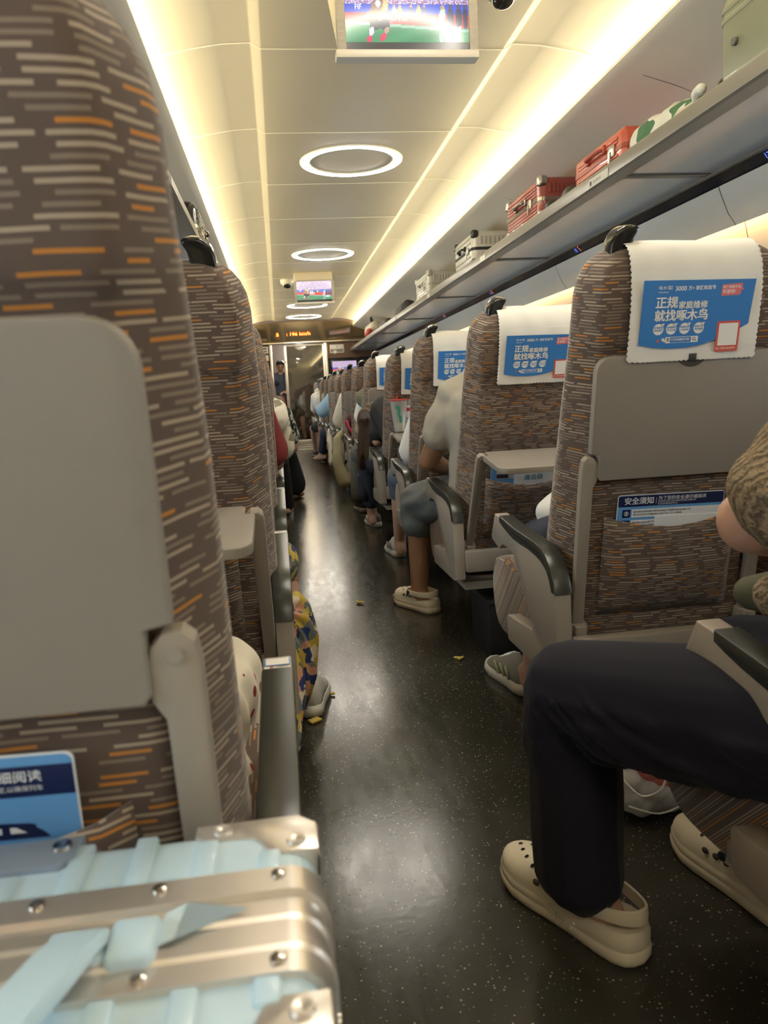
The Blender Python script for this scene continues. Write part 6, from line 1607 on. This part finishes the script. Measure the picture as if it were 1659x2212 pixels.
b = MB(); b.lathe([(0.0316, 0.075), (0.0316, 0.140)], n=24, caps=False); b.mi = 1; b.lathe([(0.0319, 0.108), (0.0319, 0.128)], n=24, caps=False); b.build('label_sleeve', mat('bottle_label', (0.70, 0.68, 0.66), 0.5), t, extra=[mat('label_red', (0.55, 0.04, 0.05), 0.5)])
tag(t, 'clear water bottle with white cap and red label, behind the cup on the tray', 'bottle')

# ------------------------------------------------------------------ bags and boxes on the floor
BAGW = mat('white_thin_plastic', (0.66, 0.64, 0.62), 0.28, spec=0.6)
nt_ = BAGW.node_tree; tr_ = nt_.nodes.new('ShaderNodeBsdfTransparent'); mx2 = nt_.nodes.new('ShaderNodeMixShader'); mx2.inputs[0].default_value = 0.70
out_ = nt_.nodes['Material Output']; src = out_.inputs[0].links[0].from_socket; nt_.links.new(tr_.outputs[0], mx2.inputs[1]); nt_.links.new(src, mx2.inputs[2]); nt_.links.new(mx2.outputs[0], out_.inputs[0])
def crumple(co, n):
    return 0.007*(abs(math.sin(co.x*38+co.z*50+2*math.sin(co.y*30)))-0.5)+0.004*(abs(math.sin(co.x*90-co.z*70+co.y*40))-0.5)
me = blob_mesh('plastic_bag', [((0.72, 1.49, 0.075), (0.82, 1.50, 0.075), 0.073, 0.073), ((0.72, 1.49, 0.14), (0.81, 1.50, 0.14), 0.06, 0.06), ((0.75, 1.50, 0.19), (0.77, 1.50, 0.225), 0.05, 0.02)], 0.007, 3, crumple)
me.materials.append(BAGW); pb = tag(link('plastic_bag', me), 'crumpled thin white plastic bag on the floor behind the navy trouser leg', 'bag')
me = blob_mesh('contents', [((0.71, 1.435, 0.13), (0.76, 1.44, 0.12), 0.022, 0.02), ((0.72, 1.44, 0.10), (0.77, 1.44, 0.10), 0.018, 0.02)], 0.006, 3); wear('contents', me, mat('pink_food', (0.62, 0.16, 0.14), 0.5), pb)
b = MB()
for P_ in ([(0.66, 1.44, 0.11), (0.69, 1.418, 0.08), (0.73, 1.415, 0.09), (0.745, 1.418, 0.115)], [(0.67, 1.435, 0.05), (0.73, 1.418, 0.035), (0.80, 1.43, 0.045)]):
    b.tube(crom(P_, 5), 0.0022, 6)
b.build('knotted_handle', WHITET, pb)
t = empty('storage_box', (0.775, 2.60, 0.0))
b = MB(); b.box(-0.11, 0.13, -0.10, 0.16, 0.0, 0.205, 0.006); b.build('box', DARK, t, sharp=0.5)
b = MB(); b.box(-0.112, 0.132, -0.102, 0.162, 0.195, 0.212, 0.004); b.build('lid', mat('box_lid_black', (0.02, 0.02, 0.02), 0.5), t, sharp=0.5)
tag(t, 'matte black box on the floor under the seat with the lowered tray', 'box')
kb = soft_bag('jacket', 'khaki jacket hanging in a loop from an arm rest into the aisle, right side', 'jacket', [((0.535, 7.40, 0.53), (0.515, 7.36, 0.30), 0.045, 0.055), ((0.515, 7.36, 0.30), (0.545, 7.32, 0.12), 0.055, 0.05), ((0.545, 7.32, 0.12), (0.62, 7.32, 0.12), 0.05, 0.05), ((0.62, 7.32, 0.12), (0.645, 7.36, 0.34), 0.05, 0.035), ((0.535, 7.40, 0.53), (0.60, 7.45, 0.60), 0.045, 0.03)], mat('khaki_cloth', (0.34, 0.29, 0.17), 0.9, var=0.15, vscale=20), voxel=0.012, freq=40)
soft_bag('tote_bag', 'cream cloth bag hanging by the far right arm rests', 'bag', [((0.575, 9.3, 0.40), (0.575, 9.3, 0.17), 0.045, 0.07, (0.5, 1.3, 1)), ((0.575, 9.3, 0.55), (0.575, 9.3, 0.4), 0.02, 0.045)], CREAMT, voxel=0.014)
mb = soft_bag('maroon_bag', 'maroon bag with bright pink piping on a right seat, in front of the cream blouse', 'bag', [((0.66, 6.98, 0.70), (0.70, 7.02, 0.62), 0.085, 0.09)], mat('maroon_cloth', (0.07, 0.018, 0.022), 0.8), [('piping', [(0.585, 6.90, 0.72), (0.60, 6.885, 0.66), (0.635, 6.885, 0.60), (0.69, 6.90, 0.545)], 0.012, mat('pink_piping', (0.60, 0.05, 0.12), 0.6))], voxel=0.012)
soft_bag('shopping_bag', 'rust coloured bag held in the aisle near the far door, left side', 'bag', [((0.03, 11.2, 0.93), (0.0, 11.25, 0.82), 0.06, 0.075), ((0.03, 11.2, 0.93), (0.085, 11.15, 0.86), 0.05, 0.02)], mat('rust_cloth', (0.28, 0.07, 0.03), 0.8), voxel=0.014)
soft_bag('dark_jacket', 'dark blue jacket hanging beside the jeans of the long-haired passenger', 'jacket', [((0.555, 5.36, 0.50), (0.545, 5.33, 0.24), 0.035, 0.045), ((0.575, 5.42, 0.48), (0.565, 5.40, 0.3), 0.03, 0.035)], mat('blue_black_cloth', (0.014, 0.018, 0.032), 0.85), voxel=0.01)
soft_bag('white_cap', 'white rounded cloth cap on the dark lap beside the nearest right seat', 'cap', [((0.755, 2.12, 0.575), (0.81, 2.10, 0.60), 0.045, 0.06), ((0.755, 2.13, 0.56), (0.80, 2.10, 0.545), 0.035, 0.04)], WHITET, voxel=0.008, fold=0.0015)
b_ = soft_bag('paper_bag', 'white paper bag with red print hooked on a seat by the far door', 'paper bag', [((0.60, 11.75, 1.02), (0.63, 11.75, 0.90), 0.06, 0.065, (1.1, 0.4, 1))], WHITET, voxel=0.014, fold=0.0)
wear('red_print', blob_mesh('red_print', [((0.60, 11.725, 1.0), (0.63, 11.725, 1.0), 0.018, 0.018, (1, 0.6, 1)), ((0.59, 11.722, 0.9), (0.66, 11.722, 0.9), 0.025, 0.025, (1, 0.5, 1))], 0.008, 1), MATS['label_red'], b_)

# spilled snack crumbs on the floor
CR = mat('corn_snack', (0.62, 0.45, 0.10), 0.8, var=0.3, vscale=120)
def snack(x, y, r, label, n=3):
    rnd = random.Random(int(x*1000))
    caps = []
    for k in range(n):
        a = Vector((x+rnd.uniform(-r, r), y+rnd.uniform(-r, r), 0.006)); q = a+Vector((rnd.uniform(-r, r), rnd.uniform(-r, r), rnd.uniform(0, 0.004)))
        caps.append((a, q, 0.0055, 0.005))
    caps = [(caps[0][0], c[1], c[2], c[3]) for c in caps]
    me = blob_mesh('corn_snack', caps, 0.0022, 1); me.materials.append(CR)
    return tag(link('corn_snack', me), label, 'snack', 'snack pieces on the floor')
snack(0.303, 3.378, 0.012, 'small yellow snack piece on the dark floor, farthest one, in mid-aisle')
snack(0.087, 2.356, 0.016, 'yellow snack piece by the hem of the floral dress', 5)
snack(0.562, 2.534, 0.014, 'yellow snack piece near the black box on the right')
t = empty('ridged_snack', (0.036, 2.146, 0.0))
b = MB()
for k in range(5): b.tube([(-0.014+0.007*k, -0.012, 0.006), (-0.014+0.007*k, 0.012, 0.006)], 0.0045, 8)
b.bm.transform(Matrix.Rotation(0.6, 4, 'Z')); b.build('chip', CR, t)
tag(t, 'square ridged corn chip lying on the floor below the floral dress', 'snack', 'snack pieces on the floor')
